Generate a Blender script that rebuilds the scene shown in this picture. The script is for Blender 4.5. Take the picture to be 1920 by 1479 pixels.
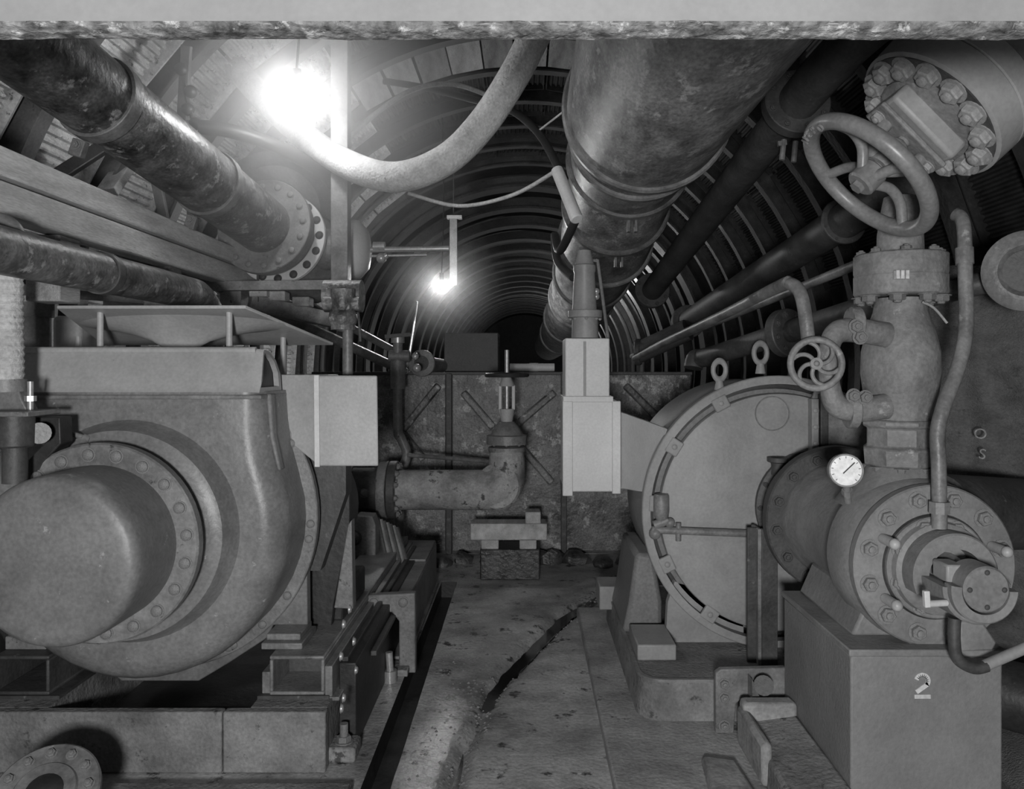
import bpy, bmesh, math, random
from mathutils import Vector, Matrix, noise

sc = bpy.context.scene
for o in list(bpy.data.objects):
    bpy.data.objects.remove(o)
COL = sc.collection
V = Vector
PI = math.pi
random.seed(7)

# ------------------------------------------------------------------ camera
FPX, H, VPX, VPY = 1500.0, 1.39, 985.0, 690.0      # focal length (px), eye height, vanishing point
cam = bpy.data.cameras.new('camera')
cam.sensor_width = 36.0
cam.lens = 36.0 * FPX / 1920.0
cam.shift_x = (960 - VPX) / 1920.0
cam.shift_y = (VPY - 739.5) / 1920.0
cam.clip_start = 0.05
camo = bpy.data.objects.new('camera', cam)
COL.objects.link(camo)
camo.location = (0, 0, H)
camo.rotation_euler = (PI / 2, 0, 0)
sc.camera = camo

def U(px, py, d):
    """world point seen at photograph pixel (px, py) when it stands d metres away"""
    return V(((px - VPX) * d / FPX, d, H - (py - VPY) * d / FPX))

# ------------------------------------------------------------------ world, flash, exposure
w = bpy.data.worlds.new('world'); sc.world = w
w.use_nodes = True
w.node_tree.nodes['Background'].inputs[0].default_value = (1, 1, 1, 1)
w.node_tree.nodes['Background'].inputs[1].default_value = 0.07
sc.view_settings.view_transform = 'Standard'
sc.view_settings.look = 'None'
sc.view_settings.gamma = 1.0
sc.view_settings.use_curve_mapping = False
sc.view_settings.exposure = 0.0
sc.cycles.max_bounces = 6; sc.cycles.diffuse_bounces = 3; sc.cycles.glossy_bounces = 3; sc.cycles.volume_bounces = 0

def light(name, kind, loc, power, size=0.1, aim=None):
    l = bpy.data.lights.new(name, kind)
    l.energy = power
    if kind == 'AREA':
        l.shape = 'DISK'; l.size = size
    else:
        l.shadow_soft_size = size
    o = bpy.data.objects.new(name, l)
    COL.objects.link(o)
    o.location = loc
    if aim is not None:
        o.rotation_euler = (V(aim) - V(loc)).to_track_quat('-Z', 'Y').to_euler()
    return o
# the photographer's flash, held beside the camera
light('flash', 'AREA', (-0.15, -0.85, 1.24), 92, 0.3, (0.12, 4.0, 1.25))

# ------------------------------------------------------------------ materials
MATS = {}
def M(name, v, var=0.25, rough=0.55, metal=0.0, scale=5.0, bump=0.15, spot=None, spot_v=0.3, spot_amt=0.62,
      bscale=40.0, stretch=(1, 1, 1), rvar=0.12, detail=6.0, grain=85.0, gamt=0.16):
    """procedural grey surface: broad mottling, optional spots of another grey, fine relief"""
    if name in MATS: return MATS[name]
    m = bpy.data.materials.new(name); m.use_nodes = True
    nt = m.node_tree; N = nt.nodes; L = nt.links
    bs = N['Principled BSDF']
    tc = N.new('ShaderNodeTexCoord'); mp = N.new('ShaderNodeMapping')
    mp.inputs['Scale'].default_value = stretch
    L.new(tc.outputs['Object'], mp.inputs[0])
    n1 = N.new('ShaderNodeTexNoise'); n1.inputs['Scale'].default_value = scale; n1.inputs['Detail'].default_value = detail
    n1.inputs['Roughness'].default_value = 0.62
    L.new(mp.outputs[0], n1.inputs['Vector'])
    r1 = N.new('ShaderNodeValToRGB')
    a, b = max(v * (1 - var), .004), v * (1 + var)
    r1.color_ramp.elements[0].position = 0.33; r1.color_ramp.elements[0].color = (a, a, a, 1)
    r1.color_ramp.elements[1].position = 0.67; r1.color_ramp.elements[1].color = (b, b, b, 1)
    L.new(n1.outputs['Fac'], r1.inputs[0])
    col = r1.outputs[0]
    if spot:
        n3 = N.new('ShaderNodeTexNoise'); n3.inputs['Scale'].default_value = spot; n3.inputs['Detail'].default_value = 5
        n3.inputs['Roughness'].default_value = 0.7
        L.new(mp.outputs[0], n3.inputs['Vector'])
        r3 = N.new('ShaderNodeValToRGB')
        r3.color_ramp.elements[0].position = spot_amt; r3.color_ramp.elements[0].color = (0, 0, 0, 1)
        r3.color_ramp.elements[1].position = min(spot_amt + .07, .99); r3.color_ramp.elements[1].color = (1, 1, 1, 1)
        L.new(n3.outputs['Fac'], r3.inputs[0])
        mx = N.new('ShaderNodeMixRGB'); mx.inputs[2].default_value = (spot_v, spot_v, spot_v, 1)
        L.new(r3.outputs[0], mx.inputs[0]); L.new(col, mx.inputs[1]); col = mx.outputs[0]
    ng = N.new('ShaderNodeTexNoise'); ng.inputs['Scale'].default_value = grain; ng.inputs['Detail'].default_value = 3
    L.new(mp.outputs[0], ng.inputs['Vector'])
    mg = N.new('ShaderNodeMapRange'); mg.inputs['From Min'].default_value = .3; mg.inputs['From Max'].default_value = .7
    mg.inputs['To Min'].default_value = 1 - gamt; mg.inputs['To Max'].default_value = 1 + gamt
    L.new(ng.outputs['Fac'], mg.inputs['Value'])
    mu = N.new('ShaderNodeMixRGB'); mu.blend_type = 'MULTIPLY'; mu.inputs[0].default_value = 1
    L.new(col, mu.inputs[1]); L.new(mg.outputs[0], mu.inputs[2]); col = mu.outputs[0]
    L.new(col, bs.inputs['Base Color'])
    bs.inputs['Metallic'].default_value = metal
    mr = N.new('ShaderNodeMapRange')
    mr.inputs['To Min'].default_value = max(rough - rvar, .05); mr.inputs['To Max'].default_value = min(rough + rvar, 1)
    L.new(n1.outputs['Fac'], mr.inputs['Value']); L.new(mr.outputs[0], bs.inputs['Roughness'])
    if bump > 0:
        n2 = N.new('ShaderNodeTexNoise'); n2.inputs['Scale'].default_value = bscale; n2.inputs['Detail'].default_value = 6
        L.new(mp.outputs[0], n2.inputs['Vector'])
        bp = N.new('ShaderNodeBump'); bp.inputs['Strength'].default_value = bump; bp.inputs['Distance'].default_value = 0.01
        L.new(n2.outputs['Fac'], bp.inputs['Height']); L.new(bp.outputs[0], bs.inputs['Normal'])
    MATS[name] = m
    return m

def EM(name, v, power):
    m = bpy.data.materials.new(name); m.use_nodes = True
    bs = m.node_tree.nodes['Principled BSDF']
    bs.inputs['Base Color'].default_value = (v, v, v, 1)
    bs.inputs['Emission Color'].default_value = (1, 1, 1, 1)
    bs.inputs['Emission Strength'].default_value = power
    return m

casing_m  = M('enamel grey casing', .20, .28, .40, 0, 5, .12, 22, .42, .655, 45)
flange_m  = M('enamel grey flange', .20, .35, .45, 0, 7, .2, 22, .05, .63, 70)
light_m   = M('light grey paint', .31, .2, .5, 0, 4, .10, 14, .17, .67, 60, gamt=.07)
hood_m    = M('pale sheet metal', .42, .16, .45, 0, 4, .08, 20, .14, .69, 60, gamt=.08)
white_m   = M('white painted sheet', .68, .12, .5, 0, 3, .08, 18, .36, .69, 50, gamt=.06)
valve_m   = M('valve paint', .20, .32, .6, 0, 7, .4, 11, .38, .63, 45)
pump_m    = M('pump body paint', .22, .22, .55, 0, 5, .2, 14, .36, .69, 60, gamt=.10)
wheel_m   = M('handwheel enamel', .20, .15, .36, 0, 6, .05)
dark_m    = M('dark oily iron', .035, .4, .5, 0, 6, .2, 20, .10, .66)
iron_m    = M('dark iron', .065, .4, .55, 0, 6, .25, 18, .16, .65)
pipe_m    = M('stained pipe', .10, .8, .42, 0, 9, .4, 14, .30, .57, 30, gamt=.35)
pipel_m   = M('grey pipe', .18, .45, .45, 0, 7, .3, 12, .34, .65)
duct_m    = M('galvanised duct', .24, .65, .5, 0, 7, .3, 11, .45, .57, 24, (1, .5, 1.6), gamt=.3)
concrete_m= M('concrete', .21, .4, .8, 0, 5, .6, 15, .07, .60, 60)
apron_m   = M('apron concrete', .34, .35, .75, 0, 4, .4, 11, .12, .62, 60)
pier_m    = M('smooth pier concrete', .21, .16, .7, 0, 3, .25, 26, .35, .73, 80, gamt=.07)
beam_m    = M('pale concrete beam', .215, .10, .85, 0, 4, .08, 30, .16, .72, 40, gamt=.04)
crumb_m   = M('crumbling aggregate', .13, .8, .9, 0, 30, .6, 28, .36, .56, 90)
wood_m    = M('timber', .30, .4, .75, 0, 5, .35, 10, .09, .63, 60, (3, .4, 3))
woodp_m   = M('pale timber', .50, .3, .75, 0, 5, .3, 12, .16, .65, 60, (3, .4, 3))
waling_m  = M('lamp-lit pale waling', .58, .3, .7, 0, 5, .3, 12, .24, .65, 60, (3, .4, 3))  # extra-pale colour stands in for lamp light on the upper plank
plate_m   = M('brightened liner steel', .72, .35, .6, 0, 6, .2, 16, .10, .60, 50)  # colour lightened to replace lamp light missing on the left wall
dark_plate_m    = M('dark liner steel', .045, .5, .5, 0, 6, .2, 12, .12, .66, 50)  # roof and right-hand plates, much darker than the left ones
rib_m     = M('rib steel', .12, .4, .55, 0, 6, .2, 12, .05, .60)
ribd_m    = M('dark rib steel', .055, .5, .45, 0, 6, .2, 12, .12, .64)  # roof and right-hand ribs, darker than the left ones
shell_m   = M('tunnel lining', .05, .55, .6, 0, 2.5, .6, 7, .03, .6, 14)
hose_m    = M('canvas hose', .55, .22, .85, 0, 9, .6, 26, .22, .64, 70)
rubber_m  = M('black rubber', .03, .2, .5, 0, 6, .1)
cable_m   = M('grey cable', .16, .2, .5, 0, 6, .1)
bright_m  = M('bright metal', .45, .15, .35, .4, 8, .05)
chalk_m   = M('white paint mark', .60, .2, .8, 0, 30, .1)
faint_m   = M('faded white lettering', .26, .4, .9, 0, 40, .3)
tank_m    = M('rusted plate', .16, .8, .45, 0, 5, .6, 9, .42, .56, 30, gamt=.4)
canvas_m  = M('burlap canvas', .13, .3, .9, 0, 8, .8, 14, .07, .62, 160, (1, 1, 1.6))
dial_m    = M('dial white', .80, .04, .4, 0, 5, 0)
ink_m     = M('black ink', .02, .1, .6, 0, 5, 0)
brick_m   = M('firebrick', .30, .3, .8, 0, 12, .3)
spoil_m   = M('wet spoil', .06, .7, .4, 0, 14, .6, 24, .25, .63, 40)

# ------------------------------------------------------------------ mesh building
def frame(axis):
    a = V(axis).normalized()
    h = V((0, 0, 1)) if abs(a.z) < .9 else V((1, 0, 0))
    u = h.cross(a).normalized(); v = a.cross(u)
    return a, u, v

class B:
    def __init__(s): s.v = []; s.f = []
    def add(s, vs, fs):
        o = len(s.v); s.v += [V(p) for p in vs]; s.f += [tuple(i + o for i in f) for f in fs]; return s
    def hexa(s, p):
        return s.add(p, [(0, 3, 2, 1), (4, 5, 6, 7), (0, 1, 5, 4), (1, 2, 6, 5), (2, 3, 7, 6), (3, 0, 4, 7)])
    def box(s, x0, x1, y0, y1, z0, z1):
        return s.hexa([(x0, y0, z0), (x1, y0, z0), (x1, y1, z0), (x0, y1, z0), (x0, y0, z1), (x1, y0, z1), (x1, y1, z1), (x0, y1, z1)])
    def bar(s, p, q, wd, ht, up=(0, 0, 1)):
        p, q = V(p), V(q); a = (q - p).normalized(); u = V(up)
        sd = a.cross(u)
        if sd.length < 1e-4: sd = a.cross(V((1, 0, 0)))
        sd.normalize(); u = sd.cross(a).normalized()
        sd *= wd / 2; u *= ht / 2
        return s.hexa([p - sd - u, p + sd - u, q + sd - u, q - sd - u, p - sd + u, p + sd + u, q + sd + u, q - sd + u])
    def lathe(s, o, axis, prof, n=32, closed=False, ang=None, sq=(1, 1)):
        a, u, v = frame(axis); o = V(o); m = len(prof); vs = []
        full = ang is None
        a0, a1 = (0, 2 * PI) if full else ang
        k = n if full else n + 1
        for i in range(k):
            t = a0 + (a1 - a0) * i / n
            d = u * (math.cos(t) * sq[0]) + v * (math.sin(t) * sq[1])
            for (h, r) in prof: vs.append(o + a * h + d * r)
        fs = []
        for i in range(n):
            j = (i + 1) % k if full else i + 1
            for q in range(m if closed else m - 1):
                q2 = (q + 1) % m
                f = [i * m + q, j * m + q, j * m + q2, i * m + q2]
                if prof[q][1] < 1e-6: f = [i * m + q, j * m + q2, i * m + q2]
                elif prof[q2][1] < 1e-6: f = [i * m + q, j * m + q, i * m + q2]
                fs.append(tuple(f))
        if closed and not full:
            fs.append(tuple(range(m))); fs.append(tuple(n * m + i for i in range(m - 1, -1, -1)))
        return s.add(vs, fs)
    def cyl(s, p, q, r, r2=None, n=20, ch=0.0):
        p, q = V(p), V(q); L = (q - p).length; r2 = r if r2 is None else r2
        pr = [(0, 0), (0, r - ch)] + ([(ch, r), (L - ch, r2)] if ch else [(L, r2)]) + ([(L, r2 - ch)] if ch else []) + [(L, 0)]
        return s.lathe(p, q - p, pr, n)
    def ring(s, o, axis, r0, r1, t0, t1, n=40, ch=0.0, ang=None):
        pr = [(t0, r0), (t0, r1 - ch), (t0 + ch, r1), (t1 - ch, r1), (t1, r1 - ch), (t1, r0)] if ch else [(t0, r0), (t0, r1), (t1, r1), (t1, r0)]
        return s.lathe(o, axis, pr, n, True, ang)
    def tube(s, pts, r, n=12, sub=6, cap=True):
        P = [V(p) for p in pts]; R = r if isinstance(r, (list, tuple)) else [r] * len(P)
        if sub > 1 and len(P) > 2:
            Q, RR = [], []
            for i in range(len(P) - 1):
                p0 = P[max(i - 1, 0)]; p1 = P[i]; p2 = P[i + 1]; p3 = P[min(i + 2, len(P) - 1)]
                for k in range(sub):
                    t = k / sub
                    Q.append(.5 * ((2 * p1) + (p2 - p0) * t + (2 * p0 - 5 * p1 + 4 * p2 - p3) * t * t + (3 * p1 - p0 - 3 * p2 + p3) * t ** 3))
                    RR.append(R[i] + (R[i + 1] - R[i]) * t)
            Q.append(P[-1]); RR.append(R[-1]); P, R = Q, RR
        T = []
        for i in range(len(P)): T.append((P[min(i + 1, len(P) - 1)] - P[max(i - 1, 0)]).normalized())
        a, u, v = frame(T[0]); vs = []
        for i in range(len(P)):
            u = (u - T[i] * u.dot(T[i])).normalized(); v = T[i].cross(u)
            for k in range(n):
                t = 2 * PI * k / n
                vs.append(P[i] + (u * math.cos(t) + v * math.sin(t)) * R[i])
        fs = [(i * n + k, i * n + (k + 1) % n, (i + 1) * n + (k + 1) % n, (i + 1) * n + k) for i in range(len(P) - 1) for k in range(n)]
        if cap: fs += [tuple(range(n - 1, -1, -1)), tuple((len(P) - 1) * n + k for k in range(n))]
        return s.add(vs, fs)
    def torus(s, c, axis, R, r, n=40, m=10, sq=(1, 1)):
        return s.lathe(c, axis, [(r * math.sin(2 * PI * k / m), R + r * math.cos(2 * PI * k / m)) for k in range(m)], n, True, None, sq)
    def prism(s, pts, vec):
        n = len(pts); vec = V(vec); P = [V(p) for p in pts]
        return s.add(P + [p + vec for p in P], [tuple(range(n - 1, -1, -1)), tuple(range(n, 2 * n))] +
                     [(i, (i + 1) % n, n + (i + 1) % n, n + i) for i in range(n)])
    def loft(s, loops, cap=True):
        n = len(loops[0]); vs = [p for l in loops for p in l]
        fs = [(i * n + k, i * n + (k + 1) % n, (i + 1) * n + (k + 1) % n, (i + 1) * n + k) for i in range(len(loops) - 1) for k in range(n)]
        if cap: fs += [tuple(range(n - 1, -1, -1)), tuple((len(loops) - 1) * n + k for k in range(n))]
        return s.add(vs, fs)
    def ball(s, c, r, n=16, sz=1.0):
        k = 8
        return s.lathe(c, (0, 0, 1), [(-r * sz * math.cos(PI * i / k), r * math.sin(PI * i / k) if 0 < i < k else 0) for i in range(k + 1)], n)

ORG = {}
def mesh_of(b, org=(0, 0, 0), smooth=38):
    me = bpy.data.meshes.new('m'); o = V(org)
    me.from_pydata([p - o for p in b.v], [], b.f)
    bm = bmesh.new(); bm.from_mesh(me)
    bmesh.ops.recalc_face_normals(bm, faces=bm.faces); bm.to_mesh(me); bm.free()
    if smooth:
        for p in me.polygons: p.use_smooth = True
        me.set_sharp_from_angle(angle=math.radians(smooth))
    return me

def tag(o, label=None, cat=None, group=None, kind=None):
    if label: o['label'] = label
    if cat: o['category'] = cat
    if group: o['group'] = group
    if kind: o['kind'] = kind
    return o

def thing(name, label, cat, loc, group=None):
    o = bpy.data.objects.new(name, None); COL.objects.link(o)
    o.location = loc; o.empty_display_size = .1; ORG[o] = V(loc)
    return tag(o, label, cat, group)

def obj(name, b, mat, parent=None, bevel=0.0, smooth=38, label=None):
    if parent is None:
        xs = [p.x for p in b.v]; ys = [p.y for p in b.v]; zs = [p.z for p in b.v]
        org = V(((min(xs) + max(xs)) / 2, (min(ys) + max(ys)) / 2, min(zs)))
    else: org = ORG[parent]
    me = mesh_of(b, org, smooth); me.name = name
    me.materials.append(mat)
    o = bpy.data.objects.new(name, me); COL.objects.link(o); ORG[o] = org
    if parent is None: o.location = org
    else: o.parent = parent
    if bevel:
        md = o.modifiers.new('bevel', 'BEVEL'); md.width = bevel; md.segments = 2; md.limit_method = 'ANGLE'; md.angle_limit = math.radians(45)
        md.harden_normals = False
    if label: o['label'] = label
    return o

def single(name, b, mat, label, cat, group=None, bevel=0.0, kind=None):
    return tag(obj(name, b, mat, None, bevel), label, cat, group, kind)

def struct(name, b, mat, label, bevel=0.0):
    return tag(obj(name, b, mat, None, bevel), label, None, None, 'structure')

_shared = {}
def shared(key, build, mat):
    k = (key, mat.name)
    if k not in _shared:
        me = mesh_of(build()); me.name = key; me.materials.append(mat); _shared[k] = me
    return _shared[k]

def inst(name, me, parent, loc, axis=(0, 0, 1), scale=1.0, roll=0.0):
    o = bpy.data.objects.new(name, me); COL.objects.link(o)
    o.parent = parent; o.location = V(loc) - ORG[parent]
    a, u, v = frame(axis)
    q = Matrix((u, v, a)).transposed().to_quaternion() @ Matrix.Rotation(roll, 3, 'Z').to_quaternion()
    o.rotation_euler = q.to_euler()
    o.scale = (scale,) * 3 if not isinstance(scale, tuple) else scale
    ORG[o] = ORG[parent]
    return o

def hexbolt():
    b = B()
    b.lathe((0, 0, 0), (0, 0, 1), [(0, 0), (0, 1.28), (.14, 1.28), (.14, 0)], 16)
    b.lathe((0, 0, 0), (0, 0, 1), [(.14, 0), (.14, 1.0), (.72, 1.0), (.85, .86), (.85, 0)], 6)
    b.lathe((0, 0, 0), (0, 0, 1), [(.85, 0), (.85, .52), (1.12, .48), (1.2, .3), (1.2, 0)], 12)
    return b
def domebolt():
    return B().lathe((0, 0, 0), (0, 0, 1), [(0, 0), (0, 1.25), (.16, 1.25), (.16, 1.0), (.45, .98), (.66, .75), (.74, .4), (.76, 0)], 14)

def bolts(parent, c, axis, R, n, s, mat, phase=0.0, kind='hex', rng=None, name='bolt'):
    a, u, v = frame(axis)
    me = shared('bolt_' + kind, hexbolt if kind == 'hex' else domebolt, mat)
    for i in range(n):
        if rng and not rng(i): continue
        t = phase + 2 * PI * i / n
        inst(name, me, parent, V(c) + (u * math.cos(t) + v * math.sin(t)) * R, axis, s, random.random())
def bolt_at(parent, p, axis, s, mat, kind='hex', name='bolt'):
    inst(name, shared('bolt_' + kind, hexbolt if kind == 'hex' else domebolt, mat), parent, p, axis, s, random.random())

def text_mesh(body, size, mat, extrude=.001):
    cu = bpy.data.curves.new('t', 'FONT'); cu.body = body; cu.size = size; cu.extrude = extrude
    cu.align_x = 'CENTER'; cu.align_y = 'CENTER'
    o = bpy.data.objects.new('t', cu); COL.objects.link(o)
    dg = bpy.context.evaluated_depsgraph_get()
    me = bpy.data.meshes.new_from_object(o.evaluated_get(dg))
    bpy.data.objects.remove(o); me.materials.clear(); me.materials.append(mat)
    return me
# ================================================================== THE SETTING
ribf_m = M('dimmed far rib steel', .085, .4, .5, 0, 6, .2, 12, .05, .60)  # far ribs darkened in colour to tame the strong tunnel bulb
ZC, RT = 1.40, 2.62          # tunnel centre height and radius
def shell(a0, a1):
    b = B(); n = 26; ys = [-3.0 + 1.0 * i for i in range(44)]
    vs = []
    for y in ys:
        for k in range(n + 1):
            t = math.radians(a0 + (a1 - a0) * k / n)
            r = RT + .02 * noise.noise(V((math.cos(t) * 3, y * .9, math.sin(t) * 3)))
            vs.append((r * math.cos(t), y, ZC + r * math.sin(t)))
    m = n + 1
    fs = [(i * m + k, i * m + k + 1, (i + 1) * m + k + 1, (i + 1) * m + k) for i in range(len(ys) - 1) for k in range(n)]
    return b.add(vs, fs)
walls = {}
for nm, a0, a1, lab in (('wall_right', -36, 55, 'dark curved right side of the steel-ribbed tunnel'),
                        ('ceiling', 55, 125, 'arched tunnel roof with steel ribs and lagging'),
                        ('wall_left', 125, 216, 'curved left side of the tunnel with corrugated liner plates')):
    o = struct(nm, shell(a0, a1), shell_m, lab)
    walls[nm] = (o, a0, a1)
    rb = B().lathe((0, 0, 0), (0, 1, 0), [(-.05, 2.43), (.05, 2.43), (.05, 2.447), (.013, 2.447), (.013, 2.585), (-.013, 2.585), (-.013, 2.447), (-.05, 2.447)],
                   28, True, (math.radians(180 - a1), math.radians(180 - a0)))
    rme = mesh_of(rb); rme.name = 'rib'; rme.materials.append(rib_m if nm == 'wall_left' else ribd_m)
    ys = [2.1 + .75 * i for i in range(11)] 
    rb2 = B().lathe((0, 0, 0), (0, 1, 0), [(-.16, 2.43), (.16, 2.43), (.16, 2.46), (.03, 2.46), (.03, 2.60), (-.03, 2.60), (-.03, 2.46), (-.16, 2.46)],
                   28, True, (math.radians(180 - a1), math.radians(180 - a0)))
    rme2 = mesh_of(rb2); rme2.name = 'rib'; rme2.materials.append(ribf_m)
    for y in [10.9 + 1.45 * i for i in range(18)]:
        r = bpy.data.objects.new('rib', rme2); COL.objects.link(r); r.parent = o
        r.location = V((0, y, ZC)) - ORG[o]
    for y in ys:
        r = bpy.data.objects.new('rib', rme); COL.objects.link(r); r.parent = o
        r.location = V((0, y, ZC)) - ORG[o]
# corrugated liner plates between the nearer ribs, timber lagging in one roof bay
def plate():
    b = B(); ha = math.radians(5.7); L = .62; ns = 44; vs = []; fs = []
    for j, y in enumerate((-L / 2, L / 2)):
        for k in range(ns + 1):
            t = -ha + 2 * ha * k / ns
            r = 2.572 + (.009 if (k // 2) % 2 else -.009)
            vs.append((r * math.cos(t), y, r * math.sin(t)))
    m = ns + 1
    fs = [(k, k + 1, m + k + 1, m + k) for k in range(ns)]
    b.add(vs, fs)
    for y in (-L / 2, L / 2 - .012):                     # turned end flanges
        p = [(rr * math.cos(t), y, rr * math.sin(t)) for t, rr in ((-ha, 2.60), (ha, 2.60), (ha, 2.53), (-ha, 2.53))]
        b.prism(p, (0, .012, 0))
    for t in (-ha, ha):
        d = V((math.cos(t), 0, math.sin(t)))
        b.bar(d * 2.565 + V((0, -L / 2, 0)), d * 2.565 + V((0, L / 2, 0)), .008, .07, d)
    return b
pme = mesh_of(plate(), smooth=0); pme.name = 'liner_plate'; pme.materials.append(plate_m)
pmd = pme.copy(); pmd.materials.clear(); pmd.materials.append(dark_plate_m)
bme = mesh_of(B().box(-.045, .045, -.31, .31, -.125, .125)); bme.name = 'lagging_board'; bme.materials.append(wood_m)
bme2 = bme.copy(); bme2.materials.clear(); bme2.materials.append(woodp_m)
for i in range(10):
    y = 2.1 + .75 * i + .375
    for k in range(16):
        th = 8 + 12 * k
        nm = 'wall_right' if th < 55 else 'ceiling' if th < 125 else 'wall_left'
        par = walls[nm][0]
        if i == 5 and nm == 'ceiling':
            for q in range(2):
                t2 = th - 3 + 6 * q
                o = bpy.data.objects.new('lagging_board', bme if random.random() < .6 else bme2); COL.objects.link(o); o.parent = par
                t = math.radians(t2)
                o.location = V((2.50 * math.cos(t), y, ZC + 2.50 * math.sin(t))) - ORG[par]
                o.rotation_euler = (0, -t, 0); o.scale = (1, 1, .92 + .1 * random.random())
            continue
        if nm == 'wall_right' and th < 20: continue
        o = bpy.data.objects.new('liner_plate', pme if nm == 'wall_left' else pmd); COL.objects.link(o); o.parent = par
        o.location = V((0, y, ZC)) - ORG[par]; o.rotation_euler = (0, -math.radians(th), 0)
b = B(); b.box(-2.6, 2.6, 39.6, 39.9, -.2, 4.0)
struct('wall_back', b, shell_m, 'dark far end of the tunnel')

# floor: uneven wet concrete with a gutter on the left and a wandering washed-out runnel
RUN = [(.896, 5.49), (.48, 4.96), (.227, 4.53), (.068, 4.09), (-.062, 3.72), (-.139, 3.475), (-.179, 3.16), (-.225, 2.94), (-.24, 2.6), (-.2, 2.2)]
def seg_d(x, y, a, b_):
    ax, ay = a; bx, by = b_; dx, dy = bx - ax, by - ay
    t = max(0, min(1, ((x - ax) * dx + (y - ay) * dy) / (dx * dx + dy * dy)))
    return math.hypot(x - ax - t * dx, y - ay - t * dy)
def fz(x, y):
    d = min(seg_d(x, y, RUN[i], RUN[i + 1]) for i in range(len(RUN) - 1))
    n = noise.noise(V((x * 9, y * 9, 0)))
    wdt = .028 + .012 * n + (.016 if y > 3.6 else 0)
    z = -.07 * math.exp(-(d / wdt) ** 2) * (1 if y > 3.3 else .45)
    return z + .006 * noise.noise(V((x * 3, y * 3, 2))) + .003 * n
b = B()
def grid(x0, x1, y0, y1, st, fn):
    nx = max(1, round((x1 - x0) / st)); ny = max(1, round((y1 - y0) / st)); vs = []
    for j in range(ny + 1):
        for i in range(nx + 1):
            x = x0 + (x1 - x0) * i / nx; y = y0 + (y1 - y0) * j / ny
            vs.append((x, y, fn(x, y)))
    m = nx + 1
    b.add(vs, [(j * m + i, j * m + i + 1, (j + 1) * m + i + 1, (j + 1) * m + i) for j in range(ny) for i in range(nx)])
GX0, GX1 = -.545, -.445
grid(GX1, .29, 2.1, 6.0, .018, fz)
grid(.29, 1.1, 4.5, 6.0, .03, fz)
grid(GX1, .29, -3, 2.1, .4, lambda x, y: 0)
b.add([(1.1, 4.5, 0), (2.3, 4.5, 0), (2.3, 6, 0), (1.1, 6, 0)], [(0, 1, 2, 3)])
b.add([(-2.3, 6, 0), (2.3, 6, 0), (2.3, 40, 0), (-2.3, 40, 0)], [(0, 1, 2, 3)])
b.add([(-2.3, -3, 0), (GX0, -3, 0), (GX0, 5.2, 0), (-2.3, 5.2, 0)], [(0, 1, 2, 3)])
b.add([(-2.3, 5.2, 0), (GX1, 5.2, 0), (GX1, 6, 0), (-2.3, 6, 0)], [(0, 1, 2, 3)])
b.add([(.29, -3, 0), (2.3, -3, 0), (2.3, 4.5, 0), (.29, 4.5, 0)], [(0, 1, 2, 3)])

# wet concrete: water lies in patches, which shows only as gloss
wm = M('wet floor concrete', .38, .5, .55, 0, 3.2, .0, 9, .07, .58, 60)
nt = wm.node_tree; N = nt.nodes; L = nt.links; bs = N['Principled BSDF']
tc = N.new('ShaderNodeTexCoord')
na = N.new('ShaderNodeTexNoise'); na.inputs['Scale'].default_value = 5; na.inputs['Detail'].default_value = 6
L.new(tc.outputs['Object'], na.inputs['Vector'])
sx_ = N.new('ShaderNodeSeparateXYZ'); L.new(tc.outputs['Object'], sx_.inputs[0])
ma = N.new('ShaderNodeMath'); ma.operation = 'MULTIPLY_ADD'; ma.inputs[1].default_value = -1.6; ma.inputs[2].default_value = -.12
L.new(sx_.outputs['X'], ma.inputs[0])
mb = N.new('ShaderNodeMath'); mb.operation = 'ADD'; L.new(ma.outputs[0], mb.inputs[0]); L.new(na.outputs['Fac'], mb.inputs[1])
ra = N.new('ShaderNodeValToRGB'); ra.color_ramp.elements[0].position = .45; ra.color_ramp.elements[0].color = (.55,) * 3 + (1,)
ra.color_ramp.elements[1].position = .72; ra.color_ramp.elements[1].color = (.25,) * 3 + (1,)
L.new(mb.outputs[0], ra.inputs[0]); L.new(ra.outputs[0], bs.inputs['Roughness'])
nb = N.new('ShaderNodeTexNoise'); nb.inputs['Scale'].default_value = 55; nb.inputs['Detail'].default_value = 8
L.new(tc.outputs['Object'], nb.inputs['Vector'])
bp = N.new('ShaderNodeBump'); bp.inputs['Strength'].default_value = .42; bp.inputs['Distance'].default_value = .008
L.new(nb.outputs['Fac'], bp.inputs['Height']); L.new(bp.outputs[0], bs.inputs['Normal'])
floor = struct('floor', b, wm, 'wet uneven concrete floor with a gutter and a washed-out runnel')
b = B().add([(GX0, -3, 0), (GX0, 5.2, 0), (GX0, 5.2, -.10), (GX0, -3, -.10), (GX1, -3, -.10), (GX1, 5.2, -.10), (GX1, 5.2, 0), (GX1, -3, 0)],
      [(0, 1, 2, 3), (3, 2, 5, 4), (4, 5, 6, 7), (1, 6, 5, 2)])
obj('gutter', b, dark_m, floor, label='black wet gutter along the left of the aisle')
b = B().box(.29, 2.2, 1.4, 4.52, -.02, .04)
obj('apron_slab', b, apron_m, floor, .008, label='raised concrete apron along the right machine')
b = B().box(-2.2, GX0 - .02, 1.2, 2.62, -.02, .035)
obj('apron_slab', b, concrete_m, floor, .008, label='low concrete strip in front of the left plinth')

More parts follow.
